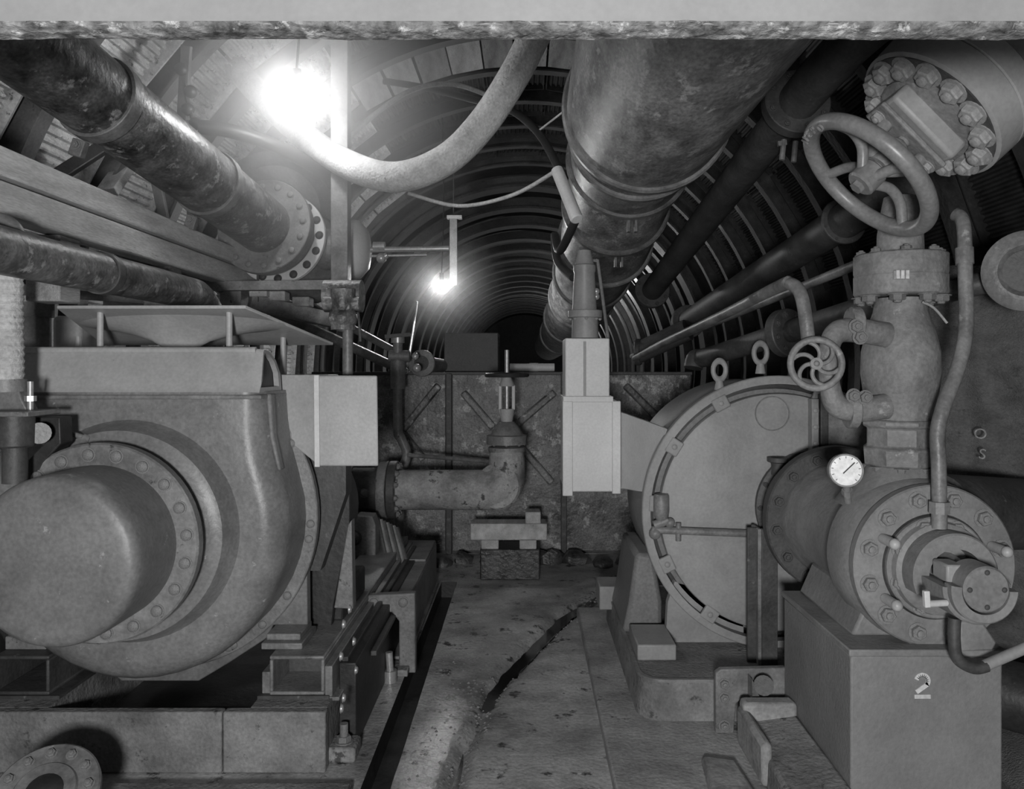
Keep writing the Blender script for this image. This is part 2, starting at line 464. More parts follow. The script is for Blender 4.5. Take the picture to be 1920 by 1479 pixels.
# black water standing in the runnel, washed grit along its banks
b = B(); L_, R_ = [], []
for i in range(len(RUN) - 2):
    for k in range(8):
        t_ = k / 8; x = RUN[i][0] + (RUN[i + 1][0] - RUN[i][0]) * t_; y = RUN[i][1] + (RUN[i + 1][1] - RUN[i][1]) * t_
        dx, dy = RUN[i + 1][0] - RUN[i][0], RUN[i + 1][1] - RUN[i][1]; l_ = math.hypot(dx, dy)
        wd = .024 + .011 * noise.noise(V((x * 14, y * 14, 4))) + (.008 if y > 3.6 else 0)
        L_.append((x - dy / l_ * wd, y + dx / l_ * wd, -.028)); R_.append((x + dy / l_ * wd, y - dx / l_ * wd, -.028))
n_ = len(L_)
b.add(L_ + R_, [(i, i + 1, n_ + i + 1, n_ + i) for i in range(n_ - 1)])
wat = bpy.data.materials.new('black water'); wat.use_nodes = True
wat.node_tree.nodes['Principled BSDF'].inputs['Base Color'].default_value = (.012, .012, .012, 1)
wat.node_tree.nodes['Principled BSDF'].inputs['Roughness'].default_value = .08
obj('runnel_water', b, wat, floor, label='black water standing in the washed-out runnel')
b = B()
for i in range(520):
    q = random.randrange(n_); s_ = random.choice((-1, 1)); src = L_[q] if s_ < 0 else R_[q]
    x = src[0] + random.gauss(0, .02); y = src[1] + random.gauss(0, .03); r = random.uniform(.003, .008)
    if random.random() < .25: x, y = random.uniform(-.40, -.15), random.uniform(2.5, 4.0)
    z = fz(x, y) if x < .29 else 0
    b.add([(x - r, y, z), (x, y - r, z), (x + r, y, z), (x, y + r, z), (x + r * .2, y, z + r)], [(0, 1, 4), (1, 2, 4), (2, 3, 4), (3, 0, 4)])
g_ = obj('grit', b, concrete_m, floor, smooth=0); g_['kind'] = 'stuff'

# the pale beam that crosses the top of the view, its lower edge crumbling
b = B(); y0 = 1.12
b.box(-1.9, 1.9, y0, 1.24, 1.90, 2.35).box(-1.9, 1.9, y0, 1.135, 1.871, 1.9)
beam = struct('trim_1', b, beam_m, 'pale concrete beam with a rough crumbling lower edge across the top of the view')
b = B(); nx, nz = 420, 16; vs = []
for j in range(nz + 1):
    f = j / nz
    for i in range(nx + 1):
        x = -1.9 + 3.8 * i / nx
        ang = f * PI * .5
        low = .011 + .003 * noise.noise(V((x * 7, 3, 0)))
        z = 1.874 - low * math.sin(ang) * (1 + .18 * noise.noise(V((x * 45, 2, 0))))
        y = y0 - .004 + .035 * (1 - math.cos(ang))
        q = V((x * 38, y * 50, z * 60)); e = math.sin(f * PI) ** .5
        y += e * .012 * noise.noise(q) + e * .008 * noise.noise(q * 2.3)
        z += e * .004 * noise.noise(q + V((9, 9, 9)))
        vs.append((x, y, z))
m = nx + 1
for i in range(m): vs.append((vs[i][0], 1.235, 1.925))
b.add(vs, [(j * m + i, j * m + i + 1, (j + 1) * m + i + 1, (j + 1) * m + i) for j in range(nz + 1) for i in range(nx)])
obj('crumbled_edge', b, crumb_m, beam, smooth=25, label='dark crumbling aggregate along the lower edge of the beam')
# ================================================================== LEFT SIDE
AX, AZ = -1.365, .829
# ---- plinth
t = thing('machine_plinth', 'long stained concrete plinth carrying the large grey blower on the left', 'plinth', (-1.35, 3.8, .0))
obj('block', B().box(-2.0, -1.042, 2.743, 2.785, 0, .21), concrete_m, t, .006)
obj('block', B().box(-1.038, -.686, 2.743, 2.785, 0, .21), concrete_m, t, .006)
obj('rear_wall', B().box(-.955, -.690, 2.785, 4.9, 0, .21), concrete_m, t)
obj('rear_wall', B().box(-2.0, -1.66, 2.785, 4.9, 0, .21), concrete_m, t)
obj('pit_shade_sheet', B().box(-1.66, -.955, 2.785, 4.9, 0, .03), dark_m, t)  # dark sheet stands in for the black shade between the skid beams

# ---- skid beams (hollow, open ended)
def hollow(x0, x1, y0, y1, z0, z1, th):
    b = B()
    b.box(x0, x1, y0, y1, z0, z0 + th); b.box(x0, x1, y0, y1, z1 - th, z1)
    b.box(x0, x0 + th, y0, y1, z0 + th, z1 - th); b.box(x1 - th, x1, y0, y1, z0 + th, z1 - th)
    return b
t = thing('skid_beam', 'hollow square steel skid beam, its open end facing out under the left blower foot', 'beam', (-.815, 3.6, .21), 'box beams under the left blower')
obj('box_tube', hollow(-.9136, -.7176, 2.855, 4.9, .222, .362, .013), flange_m, t, .005)
obj('base_flange', B().box(-.955, -.70, 2.85, 4.9, .21, .222), iron_m, t)
obj('side_angle', B().box(-.717, -.69, 2.86, 4.9, .215, .325).box(-.717, -.665, 2.86, 4.9, .20, .214), flange_m, t, .003)
obj('side_angle', B().box(-.945, -.914, 2.87, 3.2, .222, .30), flange_m, t, .003)
obj('stop_plate', B().box(-.90, -.73, 3.05, 3.06, .235, .35), iron_m, t)
t = thing('skid_beam', 'dark hollow skid beam in the shadow below the round end bell', 'beam', (-1.79, 3.6, .21), 'box beams under the left blower')
obj('box_tube', hollow(-1.90, -1.70, 2.855, 4.9, .222, .362, .013), iron_m, t, .005)
obj('base_flange', B().box(-1.94, -1.66, 2.85, 4.9, .21, .222), iron_m, t)
obj('cross_member', B().box(-1.70, -.945, 3.5, 3.6, .222, .33), dark_m, t)

# ---- blower 1
t = thing('blower', 'large grey cast blower with a smooth round end bell and bolted ring flange', 'blower', (AX, 2.9, .362))
def outline(ins):
    P = []
    for (x, z) in ((-.907, 1.307), (-.90, 1.2), (-.885, 1.10), (-.858, 1.0)): P.append((x, z))
    for k in range(0, 25):
        a = math.radians(8 - 196 * k / 24); P.append((AX + .535 * math.cos(a), AZ + .535 * math.sin(a)))
    for (x, z) in ((-1.872, 1.0), (-1.845, 1.10), (-1.83, 1.2), (-1.823, 1.307)): P.append((x, z))
    out = []
    for (x, z) in P:
        d = V((x - AX, z - .95)); L_ = d.length
        sx = (L_ - ins) / L_
        out.append((AX + d.x * sx, 1.307 if z > 1.3 else .95 + d.y * sx))
    return out
loops = [[(x, y, z) for x, z in outline(i)] for y, i in ((2.752, .085), (2.757, .06), (2.775, .03), (2.805, .008), (2.84, 0), (3.06, 0))]
body = obj('casing', B().loft(loops), casing_m, t)
obj('top_seam', B().box(-1.815, -.905, 2.742, 3.05, 1.283, 1.298), flange_m, body, .004)
ex = [(x, y, z) for x, y, z in [(-.912, 2.81, 1.30), (-.893, 2.81, 1.30), (-.884, 2.81, 1.15), (-.858, 2.81, 1.03), (-.872, 2.81, 1.03), (-.90, 2.81, 1.15)]]
obj('corner_rib', B().prism(ex, (0, .04, 0)), casing_m, body, .006)
obj('step_ring', B().lathe((AX, 2.60, AZ), (0, 1, 0), [(0, .27), (.02, .292), (.05, .296), (.07, .325), (.075, .352), (.10, .362), (.135, .372), (.155, .385), (.165, .36)], 64), casing_m, t)
fl = obj('ring_flange', B().ring((AX, 2.552, AZ), (0, 1, 0), .2, .322, 0, .045, 64, .006), flange_m, t)
bolts(fl, (AX, 2.553, AZ), (0, -1, 0), .286, 20, .0185, flange_m, .1, 'dome')
for i in range(20):
    a = .26 + 2 * PI * i / 20
obj('end_bell', B().lathe((AX, 2.29, AZ), (0, 1, 0), [(0, 0), (.0, .10), (.003, .20), (.007, .228), (.017, .243), (.035, .25), (.08, .252), (.27, .252)], 72), M('splashed enamel', .185, .2, .42, 0, 6, .1, 15, .40, .64, 45), t)
rf = [(-1.02, 1.19), (-.93, 1.10), (-.84, .975), (-.833, .407), (-.965, .407), (-.985, .36), (-1.135, .262), (-1.25, .193), (-1.545, .193), (-1.63, .262), (-1.75, .36), (-1.765, .407), (-1.90, .407), (-1.90, .975), (-1.8, 1.10), (-1.71, 1.19)]
obj('rear_frame', B().prism([(x, 3.06, z) for x, z in rf], (0, .05, 0)), casing_m, t, .004)
rr = obj('rear_ring', B().ring((AX, 3.03, AZ), (0, 1, 0), .45, .578, 0, .04, 72, .004), flange_m, t)
for a in (-3, -9, -62, -64, 30, -33, -48, -90, -110):
    q = math.radians(a); bolt_at(rr, (AX + .552 * math.cos(q), 3.032, AZ + .552 * math.sin(q)), (0, -1, 0), .016, flange_m, 'dome')
obj('foot', B().box(-.965, -.815, 2.92, 3.12, .362, .386).box(-.955, -.83, 2.95, 3.11, .386, .41), flange_m, t, .004)
obj('foot', B().box(-1.9, -1.75, 2.92, 3.12, .362, .41), flange_m, t, .004)
# linkage on the casing front
lk = obj('linkage_rod', B().cyl(U(112, 806, 2.68), U(196, 832, 2.69), .009, n=10).cyl(U(158, 820, 2.68), U(170, 824, 2.68), .014, n=10), flange_m, t)
obj('linkage_clevis', B().bar(U(192, 831, 2.69), U(232, 842, 2.70), .03, .035).bar(U(240, 838, 2.71), U(270, 846, 2.72), .03, .025), flange_m, lk, .004)
# hood on top: rolled lip, right end filled by a dark panel
pr = [(2.745, 1.307), (2.765, 1.335), (2.79, 1.447), (2.80, 1.457), (2.86, 1.45), (2.93, 1.42), (2.985, 1.37), (3.0, 1.307)]
n_ = len(pr)
loops = [[(x, y, z) for (y, z) in pr] for x in (-1.84, -.94)]
hood = obj('intake_hood', B().loft(loops, True), hood_m, t)
obj('rolled_lip', B().cyl((-1.85, 2.795, 1.452), (-.94, 2.795, 1.452), .012, n=12), hood_m, hood)
ir = [(2.79 + (y - 2.86) * .8 + .07, 1.385 + (z - 1.385) * .8) for y, z in pr]
obj('end_rim', B().loft([[(-.94, y, z) for y, z in pr], [(-.915, y + .005, z - .002) for y, z in pr]], False).loft([[(-.915, y + .005, z - .002) for y, z in pr], [(-.915, y, z) for y, z in ir], [(-.934, y, z) for y, z in ir]], False), hood_m, hood)
obj('end_shade_panel', B().prism([(-.937, y, z) for y, z in ir], (.002, 0, 0)), dark_m, hood)  # dark panel painted in for the shaded inside of the hood
# deflector canopy: thin plate on a flared trumpet and slim rods
cp = [V((-1.67, 2.85, 1.608)), V((-.997, 2.85, 1.6085)), V((-.792, 3.30, 1.49)), V((-1.74, 3.30, 1.49))]
can = obj('deflector_plate', B().hexa([p - V((0, 0, .006)) for p in cp] + [p + V((0, 0, .006)) for p in cp]), hood_m, t, .003)
obj('flared_stem', B().lathe((-1.30, 3.0, 1.415), (0, .255, .967), [(0, .03), (.02, .035), (.05, .06), (.08, .11), (.105, .185), (.122, .26), (.135, .33), (.143, .39)], 40, sq=(.32, 1)), hood_m, can)
for px, py0, py1, d in ((188, 606, 656, 2.9), (430, 598, 657, 2.9), (531, 640, 697, 3.2), (147, 600, 655, 3.2)):
    p0, p1 = U(px, py0, d), U(px, py1, d)
    p0.z = 1.608 - (d - 2.85) * .2622
    obj('support_rod', B().cyl(p1 - V((0, 0, .03)), p0, .0115, n=10), hood_m, can)

# ---- side air box right of the blower
t = thing('air_box', 'pale square sheet-metal air box on the right flank of the left blower', 'duct', (-.70, 3.2, 1.02))
f0 = [(-.78, 3.0, 1.362), (-.554, 3.0, 1.362), (-.55, 3.0, 1.022), (-.775, 3.0, 1.022)]
obj('box', B().loft([f0, [(-.80, 3.3, 1.355), (-.665, 3.3, 1.355), (-.665, 3.3, 1.03), (-.80, 3.3, 1.03)]]), hood_m, t, .006)
obj('transition', B().hexa([U(498, 792, 3.06), (-.775, 3.0, 1.025), (-.775, 3.3, 1.03), (-.90, 3.3, 1.10), U(492, 702, 3.05), (-.783, 3.0, 1.364), (-.783, 3.35, 1.364), (-.95, 3.35, 1.364)]), hood_m, t, .003)
obj('seam_strip', B().bar((-.779, 2.996, 1.02), (-.782, 2.996, 1.364), .02, .008, (0, 1, 0)), white_m, t, .002)
obj('lower_web', B().prism([(-.84, 3.12, 1.05), (-.70, 3.12, 1.02), (-.70, 3.12, .9), (-.80, 3.12, .6), (-.84, 3.12, .6)], (0, .1, 0)), iron_m, t)

# ---- motor and coupling behind blower 1
t = thing('drive_motor', 'dark ribbed electric motor in the gap behind the left blower', 'motor', (-1.08, 3.9, .362))
obj('shell', B().lathe((-1.08, 3.2, .78), (0, 1, 0), [(0, 0), (0, .26), (.02, .30), (.06, .33), (.4, .33), (.44, .30), (.46, 0)], 44), dark_m, t)
obj('base', B().box(-1.45, -.74, 3.25, 3.7, .362, .48), dark_m, t, .01)
obj('guard', B().prism([U(578, 885, 3.2), U(655, 890, 3.2), U(656, 985, 3.2), U(626, 1132, 3.2), U(620, 1188, 3.2), U(578, 1188, 3.2)], (0, .04, 0)), dark_m, t, .004)
obj('end_shield', B().prism([U(626, 1140, 3.19), U(662, 1142, 3.19), U(659, 975, 3.19), U(652, 985, 3.19)], (0, .06, 0)), flange_m, t, .004)
t = thing('gear_housing', 'grey rounded bearing pedestal and ribbed winding below the elbow pipe', 'housing', (-.88, 4.55, .34))
obj('pedestal', B().prism([U(658, 1055, 4.4), U(704, 1055, 4.4), U(704, 985, 4.4), U(698, 968, 4.4), U(668, 966, 4.4), U(656, 980, 4.4)], (0, .12, 0)), flange_m, t, .006)
bolt_at(t, U(664, 1008, 4.4), (0, -1, 0), .035, iron_m, 'dome')
for i in range(7):
    p = U(708 + i * 6, 972 + i * 3, 4.6); q = U(724 + i * 6.5, 1046 + i * 2, 4.45)
    obj('winding_rib', B().cyl(p, q, .013, n=8), pipel_m if i % 2 else iron_m, t)
for i in range(4):
    obj('shim_plate', B().box(-.95, -.80, 4.2, 4.4, .19 + i * .04, .215 + i * .04), pipel_m if i % 2 == 0 else iron_m, t, .003)
# ---- long skid rail on the right of the plinth
t = thing('stepped_rail', 'dark stepped steel rail with pale bolt heads running along the left plinth', 'rail', (-.64, 3.8, 0))
st = obj('web', B().box(-.682, -.62, 2.93, 4.9, 0, .31), dark_m, t, .004)
for i, (x, z) in enumerate(((-.665, .325), (-.635, .295), (-.605, .262))):
    obj('ledge', B().box(x - .012, x + .012, 2.95 + .12 * i, 4.8, z - .02, z), iron_m, t, .003)
for px, py in ((645, 1170), (664, 1202), (640, 1230), (668, 1256), (645, 1308), (641, 1328), (656, 1142)):
    d = .615 * 1500 / (985 - px); p = U(px, py, d); p.x = -.618
    bolt_at(t, p, (1, 0, 0), .013, bright_m, 'dome')
t = thing('anchor_bolt', 'large anchor bolt with nut on the low concrete step beside the left plinth', 'bolt', U(645, 1400, 2.8))
c = U(645, 1405, 2.86)
obj('grout_pad', B().box(c.x - .06, c.x + .05, c.y - .05, c.y + .06, 0, .055), concrete_m, t, .01)
inst('nut', shared('bolt_hex', hexbolt, flange_m), t, (c.x, c.y, .055), (0, 0, 1), .026)
obj('stud', B().cyl((c.x, c.y, .055), (c.x, c.y, .12), .015, n=12), flange_m, t)
# ---- second skid (gearbox) with its bracket foot
t = thing('base_frame', 'low channel-steel base frame with a bolted bracket foot beside the gutter', 'frame', (-.62, 4.3, 0))
obj('channel', B().box(-.70, -.555, 3.72, 5.0, .285, .30).box(-.57, -.555, 3.72, 5.0, .05, .285).box(-.62, -.54, 3.72, 5.0, .035, .05), flange_m, t, .004)
fo = obj('bracket_foot', B().prism([U(663, 1150, 3.66), U(663, 1118, 3.66), U(778, 1112, 3.66), U(779, 1262, 3.66), U(748, 1262, 3.66), U(748, 1165, 3.66), U(735, 1148, 3.66)], (0, .05, 0)), flange_m, t, .006)
for px in (701, 756): bolt_at(fo, U(px, 1129, 3.66), (0, -1, 0), .022, flange_m, 'dome')
obj('foot_pad', B().box(-.62, -.53, 3.60, 3.75, 0, .03), concrete_m, fo, .004)
obj('anchor_stud', B().cyl((-.60, 3.55, 0), (-.60, 3.55, .05), .03, n=14).cyl((-.60, 3.55, .05), (-.605, 3.55, .13), .016, n=10), bright_m, fo)
obj('cross_plate', B().box(-1.1, -.56, 4.5, 5.0, .30, .315), flange_m, t, .004)

# ---- foreground blank flange lower left
c = U(85, 1490, 2.25)
t = thing('blank_flange', 'round blank flange with a ring of bolts on the floor in the lower left corner', 'flange', (c.x, c.y, 0))
ax = V((.12, -.55, .75)).normalized()
obj('pipe_stub', B().cyl(V((c.x, c.y, c.z)) - ax * .10, V((c.x, c.y, c.z)), .085, n=28).cyl((c.x - .03, c.y + .06, 0), (c.x - .03, c.y + .06, c.z - .05), .08, n=24), pipel_m, t)
fl = obj('flange_disc', B().lathe(c - ax * .012, ax, [(0, 0), (0, .138), (.005, .143), (.022, .143), (.027, .138), (.027, .085), (.034, .08), (.034, 0)], 48), pipel_m, t)
bolts(fl, c + ax * .015, ax, .112, 12, .013, flange_m, .1)
b = B().lathe(c + ax * .022, ax, [(0, 0), (0, .05), (.006, .045), (.02, .03), (.024, 0)], 24)
obj('plug', b, dark_m, fl)

# ---- pipes and actuator at the left edge
t = thing('ribbed_hose', 'pale ribbed flexible riser at the left edge above a bracket', 'hose', U(15, 730, 2.5))
p0, p1 = U(12, 722, 2.5), U(10, 500, 2.5); b = B(); n_ = 34
b.lathe(p0, p1 - p0, [((p1 - p0).length * i / n_, .047 + (.004 if i % 2 else 0)) for i in range(n_ + 1)], 24)
obj('hose_wall', b, hose_m, t)
obj('clamp', B().cyl(U(13, 735, 2.5), U(12, 712, 2.5), .055, n=24), flange_m, t)
t = thing('valve_actuator', 'dark cylinder actuator with bracket arms at the left edge beside the blower', 'actuator', U(30, 905, 2.5))
obj('cylinder', B().cyl(U(28, 838, 2.45), U(28, 775, 2.45), .055, n=26, ch=.006).cyl(U(28, 905, 2.45), U(28, 838, 2.45), .035, n=20), iron_m, t)
obj('top_plate', B().box(-1.66, -1.48, 2.38, 2.55, 1.245, 1.26), flange_m, t, .003)
obj('saddle', B().prism([U(-20, 772, 2.5), U(52, 772, 2.5), U(40, 748, 2.5), U(34, 728, 2.5), U(-10, 728, 2.5)], (0, .06, 0)), flange_m, t, .004)
obj('stud', B().cyl(U(57, 772, 2.5), U(57, 715, 2.5), .009, n=10).cyl(U(57, 752, 2.5), U(57, 742, 2.5), .017, n=6), bright_m, t)
obj('bracket_arm', B().prism([U(62, 782, 2.55), U(112, 782, 2.55), U(114, 832, 2.55), U(80, 868, 2.55), U(62, 905, 2.55), U(48, 905, 2.55), U(52, 862, 2.55), U(92, 822, 2.55), U(92, 800, 2.55), U(62, 800, 2.55)], (0, .07, 0)), dark_m, t, .004)
obj('roller', B().cyl(U(74, 812, 2.47), U(74, 812, 2.6), .033, n=18), flange_m, t)
c = U(68, 690, 3.3)
t = thing('vertical_pipe', 'stained vertical pipe behind the left end of the deflector plate', 'pipe', (c.x, c.y, 1.0))
obj('barrel', B().cyl((c.x, c.y, .362), (c.x, c.y, 1.64), .055, n=24), pipel_m, t)
obj('coupling', B().cyl((c.x, c.y, 1.60), (c.x, c.y, 1.66), .066, n=24), pipel_m, t)
c = U(122, 640, 3.5)
single('sheet_cover', B().box(c.x - .06, c.x + .065, c.y, c.y + .2, .9, 1.62), hood_m, 'pale curved sheet cover seen under the left end of the deflector plate', 'cover', None, .02)

# ---- upper-left large pipe with clamps, ending in a flange
t = thing('large_pipe', 'thick stained pipe with strap clamps slanting through the upper left', 'pipe', (-1.5, 3.4, 2.0))
A0, A1 = V((-1.80, 1.6, H + 1.27)), V((-1.415, 4.36, H + .765)); ax = (A1 - A0).normalized()
obj('barrel', B().cyl(A0, A1, .152, n=40), pipe_m, t)
for k, d in enumerate((3.02, 3.78)):
    s_ = (d - A0.y) / ax.y; c = A0 + ax * s_
    cl = obj('strap_clamp', B().ring(c, ax, .15, .164, -.025 - .012 * (k == 0), .025, 44, .003), pipel_m, t)
    a_, u_, v_ = frame(ax)
    e = c + (u_ * .35 - v_ * .94) * .17
    obj('clamp_lug', B().bar(e, e + V((-.02, 0, -.06)), .035, .05), pipel_m, cl, .004)
    bolt_at(cl, e + V((-.01, -.02, -.02)), (0, -1, 0), .014, flange_m)
fl = obj('end_flange', B().ring(A1, ax, .15, .265, -.03, .01, 56, .004), flange_m, t)
bolts(fl, A1 - ax * .03, -ax, .225, 16, .017, flange_m, .1, 'dome')
obj('companion_flange', B().ring(A1, ax, .14, .255, .02, .06, 56, .004), flange_m, t)
obj('gasket_ring', B().ring(A1, ax, .14, .21, .06, .15, 44, .004), flange_m, t)
# ---- valve body behind it, pale flange ring, blind end to the right
t = thing('tee_valve', 'flanged tee valve with pale bolt rings hanging behind the big pipe end', 'valve', (-1.3, 4.7, 1.75))
W0 = A1 + ax * .17
fl = obj('pale_flange', B().ring(W0, ax, .17, .268, 0, .03, 56, .004), white_m, t)
bolts(fl, W0, -ax, .237, 16, .019, dark_m, .05, 'dome')
bc = U(590, 430, 4.75)
obj('body', B().lathe(W0, ax, [(.03, 0), (.03, .2), (.1, .23), (.3, .27), (.5, .25), (.62, .18), (.62, 0)], 44), pipel_m, t)
dc = U(520, 395, 4.95)
dm = obj('dome', B().lathe(dc, (.25, -1, -.1), [(-.25, 0), (-.2, .30), (0, .36), (.02, .36), (.05, .33), (.06, .30), (.10, .26), (.12, 0)], 48), pipel_m, t)
bolts(dm, dc + V((.25, -1, -.1)).normalized() * .04, (.25, -1, -.1), .315, 24, .016, flange_m, 0, 'dome')
sx = U(650, 468, 4.65)
sf = obj('side_flange', B().ring(sx, (1, 0, 0), .0, .172, -.03, .0, 48, .004), pipel_m, t)
bolts(sf, sx, (1, 0, 0), .14, 14, .016, dark_m, .1, 'dome')
obj('side_neck', B().cyl(sx - V((.3, 0, 0)), sx - V((.03, 0, 0)), .12, n=28), pipel_m, t)
obj('blind_cap', B().lathe(sx, (1, 0, 0), [(.03, 0), (.03, .168), (.05, .172), (.075, .168), (.12, .12), (.135, .06), (.135, 0)], 44), white_m, t)
st = obj('valve_stem', B().cyl(U(695, 468, 4.65), U(842, 466, 4.65), .017, n=12).cyl(U(695, 480, 4.65), U(800, 478, 4.65), .008, n=10).cyl(U(700, 462, 4.65), U(722, 462, 4.65), .028, n=12), bright_m, t)
obj('fitting', B().ball(U(715, 484, 4.6), .03).cyl(U(715, 484, 4.6), U(726, 478, 4.6), .018, n=10), bright_m, st)
# ---- hanger frame (post and shelf angle)
t = thing('hanger_frame', 'welded steel hanger post and shelf angle holding the tee valve', 'frame', U(638, 545, 4.25))
p = U(640, 545, 4.25)
top = 3.55
obj('post', B().box(p.x - .047, p.x + .042, 4.21, 4.225, p.z, top).box(p.x + .03, p.x + .042, 4.225, 4.30, p.z, top).box(p.x - .047, p.x - .035, 4.225, 4.30, p.z, top), pipel_m, t, .003)
obj('shelf_angle', B().bar(U(372, 536, 4.24), U(642, 534, 4.24), .012, .05, (0, 0, 1)).bar(U(372, 543, 4.28), U(642, 542, 4.28), .08, .01), flange_m, t, .002)
obj('shelf_angle', B().bar(U(372, 540, 4.24), U(460, 520, 5.2), .05, .05, (0, 0, 1)), flange_m, t, .002)
obj('clamp', B().ball(U(668, 548, 4.3), .035).bar(U(640, 548, 4.3), U(672, 546, 4.3), .06, .045), dark_m, t)
obj('drop_rod', B().tube([U(664, 555, 4.3), U(672, 590, 4.3), U(676, 640, 4.32)], .007, 8), bright_m, t)
# ---- timber walings along the left wall
t = thing('timber_waling', 'pair of long pale timber planks running along the left wall', 'beam', (-1.6, 4.0, 1.85))
obj('plank', B().hexa([(-1.66, 1.2, 1.978), (-1.575, 1.2, 1.978), (-1.575, 5.6, 1.955), (-1.66, 5.6, 1.955), (-1.66, 1.2, 2.068), (-1.575, 1.2, 2.068), (-1.575, 5.6, 2.04), (-1.66, 5.6, 2.04)]), waling_m, t, .006)
obj('plank', B().hexa([(-1.67, 1.2, 1.86), (-1.585, 1.2, 1.86), (-1.585, 5.6, 1.84), (-1.67, 5.6, 1.84), (-1.67, 1.2, 1.965), (-1.585, 1.2, 1.965), (-1.585, 5.6, 1.945), (-1.67, 5.6, 1.945)]), woodp_m, t, .006)
for y in (2.75, 3.6, 4.5):
    obj('hanger_block', B().box(-1.72, -1.60, y, y + .13, 1.62, 1.85), wood_m, t, .006)
    obj('hanger_bar', B().bar((-1.69, y + .06, 1.7), (-2.40, y + .06, 1.75), .03, .04), rib_m, t)
t = thing('lower_pipe', 'stained pipe sagging below the timber planks at the left edge', 'pipe', (-1.47, 2.8, 1.65))
obj('barrel', B().tube([(-1.46, 1.3, 1.725), (-1.455, 2.4, 1.716), (-1.45, 3.35, 1.714), (-1.44, 3.52, 1.70), (-1.42, 3.58, 1.62), (-1.42, 3.58, 1.45)], .068, 24), pipe_m, t)
obj('hanger_strap', B().ring((-1.455, 2.75, 1.716), (0, 1, 0), .066, .074, -.02, .02, 30), iron_m, t)
c = U(-8, 448, 2.3)
single('elbow_end', B().torus(c, (.3, -1, 0), .05, .028).cyl(c, c + V((-.3, .1, 0)), .04, n=20), pipel_m, 'rounded pale pipe elbow cut by the left edge of the view', 'pipe')
for i, (a_, b_, r, mt, lab) in enumerate((
    ((75, 398, 2.9), (330, 478, 4.0), .022, pipel_m, 'thin bright pipe just below the timber planks'),
    ((225, 470, 3.4), (470, 560, 5.0), .03, pipel_m, 'pale pipe passing behind the lower stained pipe'),
    ((430, 545, 4.6), (745, 690, 6.1), .035, pipel_m, 'long pale pipe slanting down behind the hanger shelf'),
    ((520, 540, 5.0), (735, 655, 6.2), .028, pipel_m, 'upper pale pipe of the pair running down to the steel tank'))):
    single('wall_pipe', B().cyl(U(*a_), U(*b_), r, n=14), mt, lab, 'pipe', 'thin pipes along the left wall')
t = thing('shelf_timber', 'slanting timber with pale packing blocks below the hanger shelf', 'timber', U(560, 600, 4.6))
p, q = U(468, 566, 4.5), U(648, 606, 4.8)
obj('beam', B().bar(p, q, .08, .085), wood_m, t, .006)
for k, (f_, mt) in enumerate(((.12, woodp_m), (.30, woodp_m), (.55, wood_m))):
    c = p + (q - p) * f_ + V((0, -.02, .065)); obj('packing_block', B().box(c.x - .05, c.x + .05, c.y - .05, c.y + .05, c.z - .025, c.z + .03), mt, t, .006)
obj('hanger_strap', B().bar(p + V((.05, 0, 0)), p + V((.05, 0, .16)), .03, .012), iron_m, t)
obj('hanger_strap', B().bar(q - V((.08, 0, 0)), q + V((-.08, -.3, .22)), .03, .012), iron_m, t)
# ---- vertical braces and the cluster behind the deflector
for a_, b_, wd, lab in (((350, 85, 4.0), (342, 225, 4.1), .05, 'dark knobbly strap hanging beside the corrugated liner plates'),
                   ((285, 300, 4.2), (308, 412, 4.2), .05, 'pale diagonal brace below the thick stained pipe'),
                   ((355, 360, 4.2), (362, 445, 4.2), .035, 'short dark hanger under the second strap clamp')):
    single('wall_brace', B().bar(U(*a_), U(*b_), wd, .03, (0, 1, 0)), iron_m if wd < .05 else rib_m, lab, 'brace', 'braces under the large pipe', .004)
t = thing('hanging_clamps', 'string of dark clamp blocks hanging beside the thick pipe', 'clamp', U(360, 240, 4.0))
obj('hanger_rod', B().tube([U(345, 90, 4.05), U(345, 150, 4.02), U(352, 190, 4.0), U(366, 240, 4.0)], .012, 8), iron_m, t)
for px, py in ((340, 130), (357, 172), (352, 205), (366, 232)):
    p = U(px, py, 4.0); obj('clamp_block', B().ball(p, .032, 12), dark_m, t)
b = B().tube([U(372, 238, 4.0), U(430, 245, 4.05), U(520, 275, 4.2), U(600, 320, 4.4), U(625, 345, 4.5)], .036, 14)
single('dark_hose', b, rubber_m, 'dark rubber hose drooping from the clamps across to the hanger post', 'hose')
# diagonal boards leaning on the ribs
for a_, b_, wd, mt, lab in (((245, 296, 4.5), (200, 362, 4.2), .11, woodp_m, 'short pale board leaning on the liner below the thick pipe'),
                            ((215, 262, 3.9), (100, 335, 3.6), .06, dark_m, 'dark rounded strut crossing behind the thick pipe')):
    single('lagging_strut', B().bar(U(*a_), U(*b_), wd, .05, (0, 1, .4)), mt, lab, 'board', 'boards against the left lining', .006)
